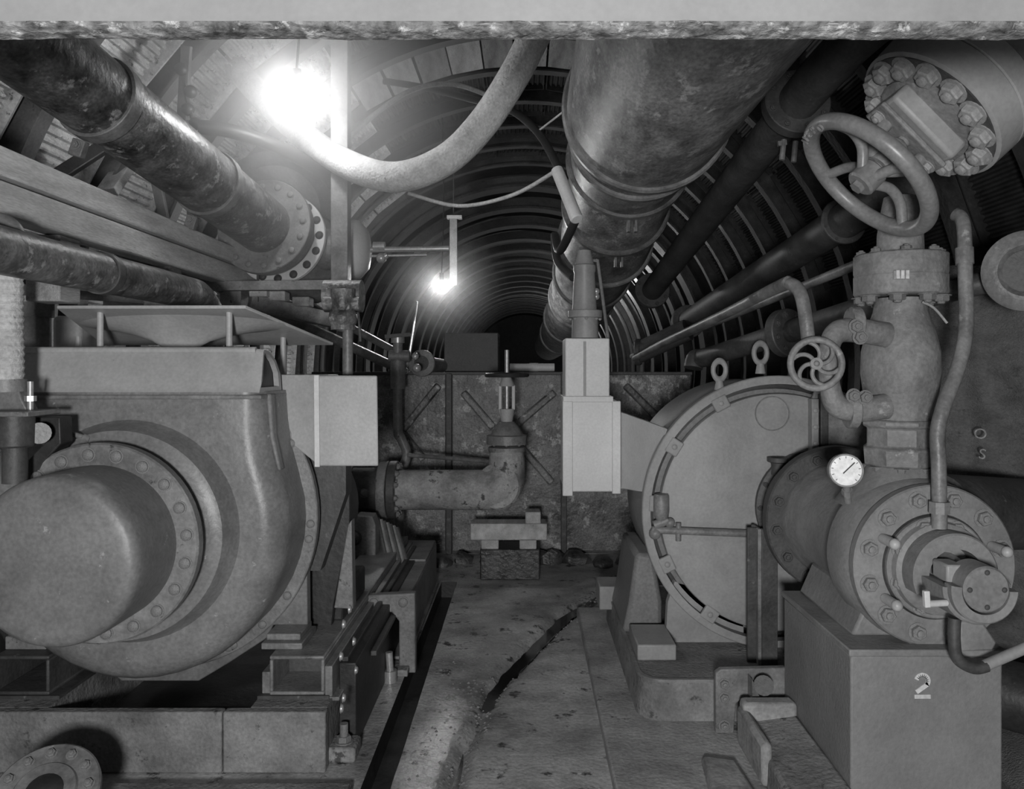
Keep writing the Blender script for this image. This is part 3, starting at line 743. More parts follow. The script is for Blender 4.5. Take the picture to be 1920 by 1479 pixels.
# pipework post right of the deflector
t = thing('fitting_stack', 'dirty vertical fitting stack standing on the pale air box', 'pipe', U(650, 700, 3.35))
p = U(652, 700, 3.35)
obj('riser', B().cyl((p.x, p.y, 1.362), (p.x, p.y, 1.55), .022, n=16), pipel_m, t)
obj('valve_lump', B().ball((p.x - .02, p.y, 1.60), .06, 14).cyl((p.x - .02, p.y, 1.55), (p.x - .02, p.y, 1.72), .05, n=14).cyl((p.x - .1, p.y, 1.66), (p.x + .05, p.y, 1.66), .03, n=12), tank_m, t)
obj('flange', B().cyl((p.x - .12, p.y + .1, 1.70), (p.x + .04, p.y + .1, 1.70), .07, n=18), tank_m, t)
t = thing('cross_valve', 'small valve and pipe cross above the left end of the steel tank', 'valve', U(745, 870, 5.4))
p = U(746, 740, 5.4)
obj('riser', B().tube([(p.x + .02, 5.4, .0), (p.x + .01, 5.4, .6), (p.x + .06, 5.4, .80), (p.x + .02, 5.4, .92), (p.x, 5.4, 1.0), (p.x, 5.4, 1.6)], .032, 12), pipel_m, t)
obj('valve_body', B().cyl((p.x, 5.4, 1.25), (p.x, 5.4, 1.44), .05, n=14).cyl((p.x - .06, 5.4, 1.47), (p.x + .08, 5.4, 1.47), .04, n=12), pipel_m, t)
obj('valve_handle', B().bar((p.x - .08, 5.36, 1.60), (p.x + .09, 5.36, 1.615), .03, .025), iron_m, t)
obj('coupling', B().cyl((p.x, 5.4, 1.56), (p.x, 5.4, 1.6), .045, n=12).ball((p.x + .13, 5.38, 1.39), .03).ball((p.x + .12, 5.38, 1.47), .024), bright_m, t)
# ================================================================== MIDDLE
# ---- bulkhead tank
t = thing('steel_tank', 'rust-streaked steel plate tank with diagonal channel stiffeners across the tunnel', 'tank', (0, 6.6, 0))
TY, TZ = 6.0, 1.35
obj('shell', B().box(-1.6, 1.25, TY + .02, 7.2, 0, TZ), iron_m, t)
for x0, x1 in ((-1.58, -.60), (-.545, .275), (.30, 1.24)):
    obj('plate', B().box(x0, x1, TY, TY + .02, .02, TZ - .01), tank_m, t, .003)
for x in (-.572, .288):
    an = obj('seam_angle', B().box(x - .022, x + .022, TY - .03, TY + .01, .0, TZ), iron_m, t, .004)
    for k in range(11): bolt_at(an, (x, TY - .03, .15 + k * .11), (0, -1, 0), .012, pipel_m, 'dome')
obj('top_angle', B().box(-1.6, 1.25, TY - .015, TY + .06, TZ - .012, TZ + .012), iron_m, t, .003)
for a_, b_ in (((755, 806), (823, 722)), ((868, 735), (925, 802)), ((962, 802), (1040, 735)), ((745, 800), (795, 862)), ((1240, 790), (1172, 722)), ((972, 832), (1035, 905))):
    p, q = U(a_[0], a_[1], TY - .03), U(b_[0], b_[1], TY - .03)
    obj('stiffener', B().bar(p, q, .055, .07, (0, 1, 0)), tank_m, t, .012)
single('steel_locker', B().box(-.63, -.21, 6.2, 6.6, TZ + .012, TZ + .315), iron_m, 'plain dark steel box standing on top of the tank', 'box', None, .006)
t = thing('short_pipe', 'short pale pipe piece with a coupling lying on the tank top', 'pipe', (.06, 6.2, TZ + .012))
obj('barrel', B().cyl((-.12, 6.2, TZ + .045), (.225, 6.2, TZ + .045), .031, n=16), white_m, t)
obj('coupling', B().cyl((.03, 6.2, TZ + .045), (.1, 6.2, TZ + .045), .034, n=16), white_m, t)
t = thing('capped_pipe', 'pipe with a round blanked flange end resting on the tank beside the dark box', 'pipe', (-.74, 5.9, TZ))
p = U(792, 681, 5.75); q = U(905, 697, 7.6)
obj('barrel', B().cyl(p, q, .055, n=18), pipel_m, t)
obj('flange', B().ring(p, q - p, .055, .097, -.025, .005, 32, .003), flange_m, t)
obj('blank', B().cyl(p - (q - p).normalized() * .02, p, .058, n=24), iron_m, t)
obj('fitting', B().ball(p + V((-.115, 0, .0)), .028).ball(p + V((-.125, 0, -.055)), .026), bright_m, t)

# ---- elbow pipe and gate valve
Y = 4.9
t = thing('elbow_pipe', 'pale crusted elbow pipe with a bolted flange feeding the middle gate valve', 'pipe', (-.4, Y, .5))
zc = U(0, 918, Y).z
vx = U(950, 0, Y).x
obj('barrel', B().tube([(-.80, Y, zc), (-.30, Y, zc), (-.20, Y, zc + .005), (-.135, Y + .01, zc + .04), (vx, Y + .03, zc + .13), (vx, Y + .04, zc + .23)], [.122, .122, .124, .126, .115, .105], 28), M('crusted pipe', .30, .5, .7, 0, 6, .5, 12, .07, .58, 30), t)
obj('elbow_rim', B().torus((-.165, Y - .05, zc + .03), (-.3, -1, .2), .115, .028, 32, 8), M('crusted pipe', .3), t)
f1 = obj('flange', B().ring((-.89, Y, zc), (1, 0, 0), .1, .175, 0, .055, 44, .004), flange_m, t)
f2 = obj('flange', B().ring((-.83, Y, zc), (1, 0, 0), .1, .175, 0, .05, 44, .004), iron_m, t)
bolts(f2, (-.78, Y, zc), (1, 0, 0), .148, 12, .018, flange_m, .2)
pb = obj('pump_neck', B().cyl((-1.25, Y, zc), (-.89, Y, zc), .135, n=30), iron_m, t)
bolt_at(pb, (-.96, Y - .13, zc), (0, -1, 0), .022, flange_m, 'dome')
obj('pump_band', B().ring((-1.10, Y, zc), (1, 0, 0), .13, .15, 0, .05, 32), flange_m, pb)
single('pump_support', B().box(-1.25, -.93, 4.8, 5.05, 0, zc - .12), iron_m, 'dark block under the pump neck of the elbow pipe', 'support', None, .01)
single('drip_line', B().tube([U(765, 853, 5.0), U(830, 858, 5.2), U(925, 866, 5.4)], .014, 10), pipel_m, 'thin pipe running just above the crusted elbow pipe', 'pipe')

t = thing('gate_valve', 'pale-yoked gate valve standing on the elbow pipe in the middle', 'valve', (vx, Y + .04, zc + .2))
vy = Y + .05
def zz(py): return U(0, py, vy).z
obj('body', B().lathe((vx, vy, 0), (0, 0, 1), [(zz(868), 0), (zz(868), .105), (zz(850), .10), (zz(845), .115), (zz(838), .115), (zz(834), .08), (zz(832), 0)], 28), flange_m, t)
fl = obj('bonnet_flange', B().lathe((vx, vy, 0), (0, 0, 1), [(zz(832), 0), (zz(832), .125), (zz(816), .125), (zz(814), .10), (zz(800), .075), (zz(790), .045), (zz(790), 0)], 28), flange_m, t)
bolts(fl, (vx, vy, zz(830)), (0, 0, -1), .108, 8, .013, flange_m)
yk = obj('yoke', B().prism([(vx - .05, vy - .02, zz(768)), (vx - .03, vy - .02, zz(790)), (vx - .03, vy - .02, zz(768))], (0, .04, 0)).cyl((vx, vy, zz(792)), (vx, vy, zz(766)), .035, .05, n=16)
    .box(vx - .052, vx - .03, vy - .022, vy + .022, zz(768), zz(722)).box(vx + .03, vx + .052, vy - .022, vy + .022, zz(768), zz(722)).cyl((vx, vy, zz(724)), (vx, vy, zz(706)), .052, .025, n=16), hood_m, t, .004)
obj('stem', B().cyl((vx, vy, zz(768)), (vx, vy, zz(656)), .0135, n=12), bright_m, t)
hw = obj('handwheel', B().torus((vx, vy, zz(703)), (0, 0, 1), .125, .014, 36, 8), dark_m, t)
for k in range(4):
    a = PI / 4 + k * PI / 2
    obj('spoke', B().cyl((vx, vy, zz(703)), (vx + .125 * math.cos(a), vy + .125 * math.sin(a), zz(703)), .009, n=8), dark_m, hw)
for a_, b_ in (((932, 810), (920, 726)), ((912, 722), (938, 722))): pass
# ---- timber crib under the elbow
t_lab = ['long pale block on top of the timber crib under the elbow pipe', 'short upright offcut on the right end of the timber crib',
         'lower right timber block of the crib', 'lower left timber block of the crib', 'rough bottom sleeper of the crib']
for i, (x0, x1, y0, y1, pyt, pyb) in enumerate(((882, 1026, 5.25, 5.42, 982, 1013), (985, 1014, 5.26, 5.40, 960, 982), (974, 1006, 5.22, 5.45, 1013, 1030),
                                              (902, 935, 5.25, 5.5, 1013, 1030), (900, 1012, 5.24, 5.5, 1030, 1088))):
    a = U(x0, pyt, y0); c = U(x1, pyb, y0)
    b = B().box(a.x, c.x, y0, y1, max(c.z, 0), a.z)
    single('crib_block', b, woodp_m if i < 4 else spoil_m, t_lab[i], 'timber block', 'timber crib under the elbow pipe', .008)
# rubble in front of the tank
ORD = ['leftmost', 'second from the left', 'third from the left', 'fourth from the left', 'middle left', 'middle right', 'fourth from the right', 'third from the right', 'second from the right', 'rightmost']
for i in range(10):
    x = -.72 + .155 * i + random.uniform(-.04, .04); y = random.uniform(5.5, 5.9); r = random.uniform(.05, .11)
    if abs(x + .12) < .35: y = 5.75
    me = B(); k = 10; vs = []
    me.lathe((x, y, -.01), (0, 0, 1), [(0, 0), (.0, r), (r * .5, r * .95), (r * .9, r * .5), (r, 0)], 9)
    for p in me.v: p += V((noise.noise(p * 12), noise.noise(p * 12 + V((5, 0, 0))), max(-.0, noise.noise(p * 12 + V((0, 5, 0)))))) * r * .5
    single('spoil_lump', me, spoil_m, 'dark spoil lump at the tank foot, ' + ORD[i] + ' of the row', 'rubble', 'spoil along the foot of the tank')

# ---- canvas air hose, cables
b = B(); pts = [U(1030, 20, 3.75), U(1000, 72, 3.8), U(965, 140, 3.85), U(905, 232, 3.9), U(835, 300, 3.9), U(745, 332, 3.95), U(660, 312, 4.1), U(580, 262, 4.45), U(500, 190, 4.75), U(430, 110, 4.95), U(385, 40, 5.1)]
single('canvas_hose', b.tube(pts, .075, 20), hose_m, 'fat pale canvas air hose sagging across the top of the view', 'hose')
for pts, r, mt, lab in (
    ([U(632, 285, 5.0), U(690, 225, 5.2), U(770, 170, 5.4), U(850, 158, 5.6), U(930, 185, 5.6)], .017, hose_m, 'thin pale cable arching behind the canvas hose'),
    ([U(720, 152, 5.9), U(800, 165, 5.8), U(900, 190, 5.4), U(960, 208, 5.0), U(1010, 250, 4.7), U(1045, 310, 4.5), U(1055, 330, 4.45)], .024, rubber_m, 'dark cable running down to the pale sleeve beside the vent duct'),
    ([U(765, 362, 5.0), U(860, 386, 5.0), U(960, 366, 4.8), U(1040, 322, 4.5)], .012, hose_m, 'thin slack cord hanging under the canvas hose'),
    ([U(1010, 245, 4.7), U(1058, 208, 4.5)], .006, hose_m, 'thin tie wire stretched to the vent duct clamp')):
    single('cable', B().tube(pts, r, 10), mt, lab, 'cable', 'cables under the tunnel roof')
single('cable_sleeve', B().cyl(U(1044, 318, 4.4), U(1082, 412, 4.2), .034, n=18, ch=.006), white_m, 'pale tubular sleeve at the end of the dark cable by the vent duct', 'sleeve')

# ---- lamps: bare glowing bulbs, two with an added haze ball imitating lens glow, two assumed and unseen
def haze(name, c, r, dens, label):
    o = obj(name, B().ball(c, r, 24), haze_mat(dens, r), None)
    return tag(o, label, 'added haze', None, 'stuff')
def haze_mat(dens, r):
    m = bpy.data.materials.new('lens glow volume'); m.use_nodes = True
    nt = m.node_tree; nt.nodes.remove(nt.nodes['Principled BSDF'])
    vs = nt.nodes.new('ShaderNodeVolumeScatter'); vs.inputs['Density'].default_value = dens
    vs.inputs['Color'].default_value = (1, 1, 1, 1)
    nt.links.new(vs.outputs[0], nt.nodes['Material Output'].inputs['Volume'])
    tc = nt.nodes.new('ShaderNodeTexCoord'); sb = nt.nodes.new('ShaderNodeVectorMath'); sb.operation = 'SUBTRACT'
    sb.inputs[1].default_value = (0, 0, r); nt.links.new(tc.outputs['Object'], sb.inputs[0])
    ln = nt.nodes.new('ShaderNodeVectorMath'); ln.operation = 'LENGTH'; nt.links.new(sb.outputs[0], ln.inputs[0])
    mr = nt.nodes.new('ShaderNodeMapRange'); mr.interpolation_type = 'SMOOTHSTEP'
    mr.inputs['From Min'].default_value = r * .1; mr.inputs['From Max'].default_value = r
    mr.inputs['To Min'].default_value = dens; mr.inputs['To Max'].default_value = 0
    nt.links.new(ln.outputs['Value'], mr.inputs['Value']); nt.links.new(mr.outputs[0], vs.inputs['Density'])
    m.cycles.volume_step_rate = 3.0
    return m
def lamp(name, label, p, r, glow, hang):
    t = thing(name, label, 'lamp', p - V((0, 0, r * 1.15)))
    obj('bulb', B().ball(p, r, 18, 1.15), EM('glowing bulb', .8, glow), t, label='glowing glass bulb')
    obj('socket', B().cyl(p + V((0, 0, r * 1.05)), p + V((0, 0, r * 1.05 + .07)), .022, n=14), dark_m, t)
    if hang: obj('flex', B().tube([p + V((0, 0, r + .06)), p + V((.02, 0, r + .06 + hang * .4)), p + V((0, 0, hang))], .006, 8), rubber_m, t)
    return t
P1 = U(556, 176, 3.85); P2 = U(828, 533, 7.5)
lamp('work_lamp', 'brightly glowing bare work lamp hanging in the upper left', P1, .045, 260, .95)
lamp('tunnel_bulb', 'small bare glowing bulb hanging in the middle of the tunnel', P2, .032, 1150, 1.85)
lamp('tunnel_bulb', 'assumed farther bulb added in the tunnel, unseen behind the ventilation duct', V((1.55, 16.0, 2.75)), .05, 450, 1.0)  # assumed source, added out of sight to brighten the far rings
lamp('tunnel_bulb', 'assumed farthest bulb added deep in the tunnel, unseen behind the ventilation duct', V((1.35, 25.0, 2.6)), .05, 1200, 1.2)  # also an assumed lamp, added unseen to light the deep tunnel
haze('lens_glow', P1, 1.1, .85, 'added haze ball imitating the lens glow around the bare work lamp')
haze('lens_glow', P2, .7, .12, 'faint added haze ball imitating the lens glow of the small tunnel bulb')
t = thing('lamp_hanger', 'flat steel strip hanging from the roof in the middle of the tunnel', 'bracket', U(850, 535, 8.3))
yd = 8.3
obj('strip', B().box(U(843, 0, yd).x, U(857, 0, yd).x, yd, yd + .02, U(0, 535, yd).z, U(0, 408, yd).z), flange_m, t, .003)
obj('top_plate', B().box(U(838, 0, yd).x, U(866, 0, yd).x, yd - .02, yd + .05, U(0, 410, yd).z, U(0, 404, yd).z), hood_m, t)
obj('drop_wire', B().cyl(U(850, 404, yd) + V((0, .02, 0)), V((U(850, 404, yd).x, yd + .02, 3.90)), .006, n=8), iron_m, t)
single('hanging_wire', B().tube([U(782, 565, 7.5), U(776, 610, 7.5), U(768, 660, 7.0), U(766, 684, 6.9), U(766, 684, 6.9) - V((0, 0, .056))], .010, 8), pipel_m, 'thin pale wire hanging left of the dark steel box', 'wire')

# ================================================================== VENT DUCT AND RIGHT-HAND PIPES
t = thing('vent_duct', 'huge round sheet-metal ventilation duct coming out of the upper right middle', 'duct', (.57, 5.0, 2.2))
DP = [(.565, 1.45, 2.60), (.565, 2.6, 2.60), (.57, 3.75, 2.60), (.60, 4.65, 2.60), (.59, 5.9, 2.33), (.57, 8.0, 2.12), (.55, 12.0, 1.93), (.50, 17, 1.86)]
rad = [(.375, .375), (.375, .378), (.345, .338), (.332, .33), (.322, .322), (.315, .315), (.3, .3)]
def ppath(i, k):
    a, c = V(DP[i]), V(DP[i + 1]); return a + (c - a) * k
for i in range(len(DP) - 1):
    obj('duct_section', B().cyl(DP[i], DP[i + 1], rad[i][0], rad[i][1], n=56), duct_m, t)
for i, k, rr in ((1, .975, .385), (2, .35, .35), (3, .0, .35), (3, .5, .342), (4, .0, .34), (4, .5, .33), (5, .02, .325), (5, .5, .322), (6, .05, .315)):
    p = ppath(i, k); ax = V(DP[i + 1]) - V(DP[i])
    bd = obj('band', B().ring(p, ax, rr - .02, rr + .016, -.028, .028, 56, .01), pipel_m, t)
    if i == 3:
        e = p + V((.02, 0, -rr - .03)); obj('band_lug', B().box(e.x - .03, e.x - .012, e.y - .02, e.y + .02, e.z - .04, e.z + .03).box(e.x + .012, e.x + .03, e.y - .02, e.y + .02, e.z - .04, e.z + .03), pipel_m, bd, .003)

def pipe(name, label, pts, r, mt, group, flanges=(), n=22):
    t = thing(name, label, 'pipe', V(pts[len(pts) // 2]) - V((0, 0, r)), group)
    obj('barrel', B().tube(pts, r, n, 6 if len(pts) > 2 else 1), mt, t)
    for (p, ax, rr, th) in flanges:
        f = obj('flange', B().ring(p, ax, r * .9, rr, -th / 2, th / 2, 36, .004), mt, t)
        bolts(f, V(p) - V(ax).normalized() * th / 2, -V(ax), (r + rr) / 2 * 1.03, 8, (rr - r) * .24, iron_m, .3)
    return t
g = 'pipes along the right wall'
a0, a1, a2 = U(1700, -5, 2.75), U(1492, 195, 3.3), U(1222, 545, 6.4)
t = pipe('wall_pipe', 'dark flanged pipe high on the right beside the vent duct', [a0, a1, a2], .083, iron_m, g, ((a1, a2 - a1, .137, .06), (a2, a2 - a1, .14, .06)))
obj('drain_cock', B().cyl(U(1470, 262, 3.4), U(1466, 300, 3.4), .012, n=8).cyl(U(1492, 265, 3.4), U(1488, 304, 3.4), .012, n=8).bar(U(1458, 270, 3.4), U(1474, 268, 3.4), .02, .02), flange_m, t)
b0, b1 = U(1690, 345, 3.3), U(1290, 603, 6.0)
pipe('wall_pipe', 'straight dark pipe behind the large handwheel, ending in a pale collar', [b0, b1], .085, iron_m, g, ((b1, b1 - b0, .125, .05), (b0 + (b1 - b0) * .17, b1 - b0, .11, .02)))
single('wall_pipe', B().cyl(U(1660, 474, 2.9), U(1185, 668, 6.4), .02, n=12), pipel_m, 'thin straight pipe running back from behind the bonnet flange', 'pipe', g)
t = thing('wall_pipe', 'slim pale pipe that arches over the small handwheel', 'pipe', U(1500, 560, 2.6), g)
obj('barrel', B().tube([U(1190, 672, 5.6), U(1250, 640, 4.6), U(1360, 588, 3.4), U(1460, 537, 2.65), U(1482, 532, 2.55), U(1500, 548, 2.5), U(1510, 590, 2.48), U(1516, 640, 2.47)], .021, 14), pipel_m, t)
pipe('wall_pipe', 'middle grey pipe with a flange ring just behind the small handwheel', [U(1660, 568, 2.9), U(1480, 622, 3.5), U(1330, 668, 4.2), U(1305, 672, 4.3), U(1300, 690, 4.3)], .05, iron_m, g, ((U(1474, 624, 3.5), (-.5, 1, -.1), .105, .05),))
pipe('wall_pipe', 'far dark pipe stub with a collar to the right of the white stack', [U(1290, 618, 5.8), U(1195, 662, 6.0)], .08, iron_m, g, ((U(1197, 660, 6.0), (-1, 0.3, 0), .10, .04),))
t = thing('ring_flange_pipe', 'pipe ending in a heavy ring flange cut by the right edge of the view', 'pipe', U(1900, 600, 2.7), g)
p = U(1925, 508, 2.65); ax = V((-.55, -1, -.05)).normalized()
obj('ring', B().lathe(p, ax, [(-.03, .07), (-.03, .12), (-.02, .133), (.02, .133), (.03, .12), (.035, .085), (.02, .07)], 44, True), pipel_m, t)
obj('barrel', B().cyl(p - ax * .5, p, .075, n=24), iron_m, t)
obj('branch', B().cyl(p - ax * .1, U(1640, 580, 3.0), .04, n=18), iron_m, t)
# ================================================================== WHITE DUCT AND RIGHT BLOWER
Y = 4.0
t = thing('white_duct', 'bright white sheet-metal box duct with raised edge flanges beside the right blower', 'duct', U(1110, 925, Y))
def bx(x0, x1, y0, y1, pt, pb):
    a = U(x0, pt, y0); c = U(x1, pb, y0); return B().box(a.x, c.x, y0, y1, c.z, a.z)
obj('lower_box', bx(1058, 1162, Y, Y + .4, 752, 922), white_m, t, .006)
obj('edge_flange', bx(1055, 1074, Y - .015, Y + .03, 752, 930), white_m, t, .004)
obj('edge_flange', bx(1148, 1164, Y - .015, Y + .03, 752, 926), white_m, t, .004)
obj('neck_flange', bx(1056, 1150, Y - .012, Y + .3, 743, 754), white_m, t, .003)
up = obj('upper_box', bx(1060, 1143, Y + .02, Y + .33, 634, 744), white_m, t, .005)
obj('seam', bx(1094, 1099, Y + .014, Y + .03, 640, 742), light_m, up, .001)
p = [U(1163, 772, Y), U(1163, 916, Y), U(1206, 922, 3.46), U(1252, 804, 3.46)]
obj('transition', B().loft([p, [q + V((.0, .3, 0)) for q in p]]), white_m, t, .004)
t = thing('stack_fitting', 'tapered pale pipe stack with flanges rising from the white duct', 'pipe', U(1096, 634, Y + .15), None)
yy = Y + .15
def zz(py): return U(0, py, yy).z
cx = U(1097, 0, yy).x
obj('lower_sleeve', B().lathe((cx, yy, 0), (0, 0, 1), [(zz(634), 0), (zz(634), .07), (zz(596), .067), (zz(596), 0)], 26), light_m, t)
fl = obj('flange', B().ring((cx, yy, 0), (0, 0, 1), .05, .088, zz(596), zz(582), 28, .003), light_m, t)
bolts(fl, (cx, yy, zz(597)), (0, 0, -1), .077, 8, .009, light_m)
obj('upper_sleeve', B().lathe((cx - .003, yy, 0), (0, 0, 1), [(zz(582), 0), (zz(582), .064), (zz(512), .054), (zz(508), .058), (zz(498), .058), (zz(496), .05), (zz(470), .034), (zz(466), 0)], 26), light_m, t)
obj('hinge', B().ball(U(1118, 546, yy), .018).ball(U(1118, 556, yy), .018), bright_m, t)
obj('side_rod', B().tube([U(1098, 489, yy), U(1118, 489, yy), U(1122, 500, yy), U(1140, 634, yy)], .009, 8), pipel_m, t)
single('black_hose', B().tube([U(1078, 415, 4.3), U(1050, 470, 4.5), U(1040, 440, 4.7), U(1046, 490, 4.55), U(1075, 520, 4.35)], .024, 12), rubber_m, 'black hose curling round the vent duct beside the pale stack', 'hose')

BX, BZ, BY, BR = 1.09, .77, 3.45, .565
t = thing('blower', 'light grey drum-shaped blower with two lifting eyes on the right', 'blower', (BX, 3.8, .19))
obj('casing', B().lathe((BX, BY + .05, BZ), (0, 1, 0), [(0, 0), (0, .53), (.06, .54), (.10, .565), (.62, .565), (.66, .53), (.7, 0)], 80), M('blower body', .2, .15, .5), t)
rim = obj('rim_flange', B().ring((BX, BY, BZ), (0, 1, 0), .552, .588, -.012, .035, 88, .004), light_m, t)
obj('front_disc', B().lathe((BX, BY, BZ), (0, 1, 0), [(-.012, 0), (-.012, .49), (-.006, .508), (.004, .512), (.03, .512), (.03, 0)], 88), light_m, t)
for a in (70, 118, 148, 176, 205, 236, 262, 290):
    q = math.radians(a); d = V((math.cos(q), 0, math.sin(q)))
    pd = obj('rim_pad', B().bar(V((BX, BY - .006, BZ)) + d * .50, V((BX, BY - .006, BZ)) + d * .56, .07, .02, (0, 1, 0)), light_m, rim, .006)
    bolt_at(rim, V((BX, BY - .016, BZ)) + d * .53, (0, -1, 0), .012, light_m, 'dome')
ip = obj('inspection_ring', B().ring(U(1448, 775, BY - .013), (0, 1, 0), .070, .075, -.004, .002, 40), flange_m, t)
for px, py, s_ in ((1349, 694, 1.0), (1426, 662, 1.05)):
    c = U(px, py, BY + .03)
    e = obj('lifting_eye', B().torus(c + V((0, 0, .0)), (.25, -1, 0), .030 * s_, .0105, 28, 10, (1, 1.35)).cyl(c - V((0, 0, .085 * s_)), c - V((0, 0, .045)), .022, .015, n=14), light_m, t)
obj('joint_flange', B().box(BX + .125, BX + .155, BY - .06, BY + .1, .95, 1.26), light_m, t, .004)
obj('joint_flange', B().box(BX + .165, BX + .2, BY - .05, BY + .1, .93, 1.28), iron_m, t, .004)
obj('right_cover', B().box(BX + .2, BX + .5, BY - .02, BY + .2, .8, 1.22), flange_m, t, .01)
for k in range(4): bolt_at(t, (BX + .14, BY - .06, 1.0 + k * .07), (0, -1, 0), .011, light_m, 'dome')
# saddle plates and feet
obj('saddle', B().prism([U(1248, 1205, 3.5), U(1395, 1205, 3.5), U(1395, 1120, 3.5), U(1265, 1090, 3.5), U(1252, 1130, 3.5)], (0, .05, 0)), light_m, t, .004)
obj('foot', B().box(.46, .62, 3.28, 3.55, .19, .255), light_m, t, .006)
obj('leg', B().prism([(.44, 3.62, .19), (.62, 3.62, .19), (.62, 3.62, .33), (.58, 3.62, .55), (.50, 3.62, .55), (.47, 3.62, .33)], (0, .5, 0)), M('blower body', .2), t, .02)
obj('foot', B().box(.38, .52, 4.1, 4.3, .15, .27), light_m, t, .006)
# grease pipe and cup
gp = obj('oil_pipe', B().cyl(U(1222, 993, 3.40), U(1400, 1000, 3.40), .016, n=14).cyl(U(1272, 980, 3.40), U(1272, 1014, 3.40), .012, n=10), flange_m, t)
obj('oil_cup', B().lathe(U(1240, 974, 3.40), (0, 0, 1), [(0, 0), (0, .02), (.01, .03), (.04, .034), (.10, .033), (.108, .028), (.108, 0)], 20), flange_m, gp)
obj('tee_fitting', B().cyl(U(1226, 985, 3.40), U(1252, 975, 3.40), .02, n=12).ball(U(1228, 1000, 3.40), .026).ball(U(1256, 980, 3.40), .022), flange_m, gp)
# bearing housing between disc and pump
bh = obj('bearing_housing', B().lathe((1.224, BY - .02, .798), (0, -1, 0), [(0, .24), (.04, .245), (.05, .215), (.09, .21), (.10, .235), (.14, .235), (.15, .16), (.3, .15)], 48), iron_m, t)
bolts(bh, (1.224, BY - .06, .798), (0, -1, 0), .228, 14, .012, iron_m)
obj('oil_filler', B().lathe(U(1458, 890, 3.36), (0, 0, 1), [(0, .025), (.04, .025), (.05, .028), (.055, .042), (.072, .042), (.074, .03), (.06, .02), (.06, 0)], 20), iron_m, bh)
t = thing('support_post', 'upright steel post under the coupling of the right blower', 'post', (.97, 3.28, .19))
obj('web', B().box(.905, .955, 3.26, 3.275, .19, .74).box(.955, 1.02, 3.23, 3.25, .16, .74), iron_m, t, .003)
obj('flange', B().box(.94, .955, 3.23, 3.33, .19, .74), flange_m, t, .003)

# ---- skid pan under the right blower
t = thing('skid_pan', 'cast base pan with a rounded front corner under the right blower', 'base', (1.2, 3.7, .04))
def rrect(x0, x1, y0, y1, r, z):
    P = []
    for cx_, cy_, a0 in ((x1 - r, y1 - r, 0), (x0 + r, y1 - r, 90), (x0 + r, y0 + r, 180), (x1 - r, y0 + r, 270)):
        for k in range(7):
            a = math.radians(a0 + 15 * k); P.append((cx_ + r * math.cos(a), cy_ + r * math.sin(a), z))
    return P
obj('pan', B().loft([rrect(.435, 1.9, 3.06, 4.4, .10, .04), rrect(.445, 1.9, 3.07, 4.4, .10, .19)]), concrete_m, t)
obj('rim', B().loft([rrect(.44, 1.91, 3.065, 4.41, .10, .185), rrect(.44, 1.91, 3.065, 4.41, .10, .196), rrect(.455, 1.895, 3.08, 4.395, .09, .196), rrect(.455, 1.895, 3.08, 4.395, .09, .191)], False), flange_m, t)
t = thing('angle_bracket', 'bolted corner bracket plate between the base pan and the numbered pier', 'bracket', (.83, 2.95, .04))
br = obj('plate', B().prism([U(1342, 1375, 2.95), U(1342, 1262, 2.95), U(1352, 1255, 2.95), U(1475, 1252, 2.95), U(1475, 1305, 2.95), U(1392, 1308, 2.95), U(1380, 1320, 2.95), U(1376, 1375, 2.95)], (0, .03, 0)), flange_m, t, .004)
for px, py in ((1358, 1282), (1358, 1308), (1358, 1360)): bolt_at(br, U(px, py, 2.95), (0, -1, 0), .017, flange_m)
obj('gusset', B().prism([U(1402, 1300, 2.95), U(1402, 1262, 2.95), U(1418, 1300, 2.95)], (0, -.06, 0)), flange_m, t)
obj('lug', B().cyl(U(1432, 1285, 2.93), U(1432, 1285, 2.86), .035, n=16), iron_m, t)

# ---- pier with the number
t = thing('concrete_pier', 'smooth square concrete pier stencilled with a white number 2', 'pier', (1.18, 2.65, 0))
pr_ = obj('block', B().box(.956, 1.402, 2.35, 2.957, .04, .545), pier_m, t, .006)
cap = [(.95, 2.345), (1.408, 2.345), (1.408, 2.96), (.95, 2.96)]
obj('cap_plate', B().box(.948, 1.41, 2.34, 2.965, .545, .566), pump_m, t, .004)
def two(cx_, cz, h, y):
    b = B(); wd = h * .17; r = h * .23; P = []
    zc_ = cz + h / 2 - r - wd / 2
    for k in range(0, 12):
        a = math.radians(165 - 205 * k / 11); P.append((cx_ + r * math.cos(a), zc_ + r * math.sin(a)))
    P.append((cx_ - r * .8, cz - h * .22))
    for i in range(len(P) - 1):
        p, q = V((P[i][0], y, P[i][1])), V((P[i + 1][0], y, P[i + 1][1])); e = (q - p) * .12
        b.bar(p - e, q + e, wd, .002, (0, 1, 0))
    b.box(cx_ - h * .30, cx_ + h * .32, y - .001, y + .001, cz - h / 2, cz - h / 2 + wd * .9)
    return b
c = U(1729, 1285, 2.35)
obj('stencilled_number', two(c.x, c.z, .076, 2.349), chalk_m, t, label='white stencilled number 2')
t = thing('pier_footing', 'low rough concrete footing with a pale mortar rim left of the numbered pier', 'footing', (.87, 2.5, .04))
obj('block', B().hexa([(.77, 2.2, .04), (.955, 2.2, .04), (.955, 2.84, .04), (.77, 2.84, .04), (.775, 2.2, .13), (.955, 2.2, .16), (.955, 2.84, .175), (.775, 2.84, .15)]), concrete_m, t, .012)
obj('mortar_rim', B().box(.765, .955, 2.80, 2.87, .05, .215).box(.755, .79, 2.55, 2.86, .05, .19), brick_m, t, .015)
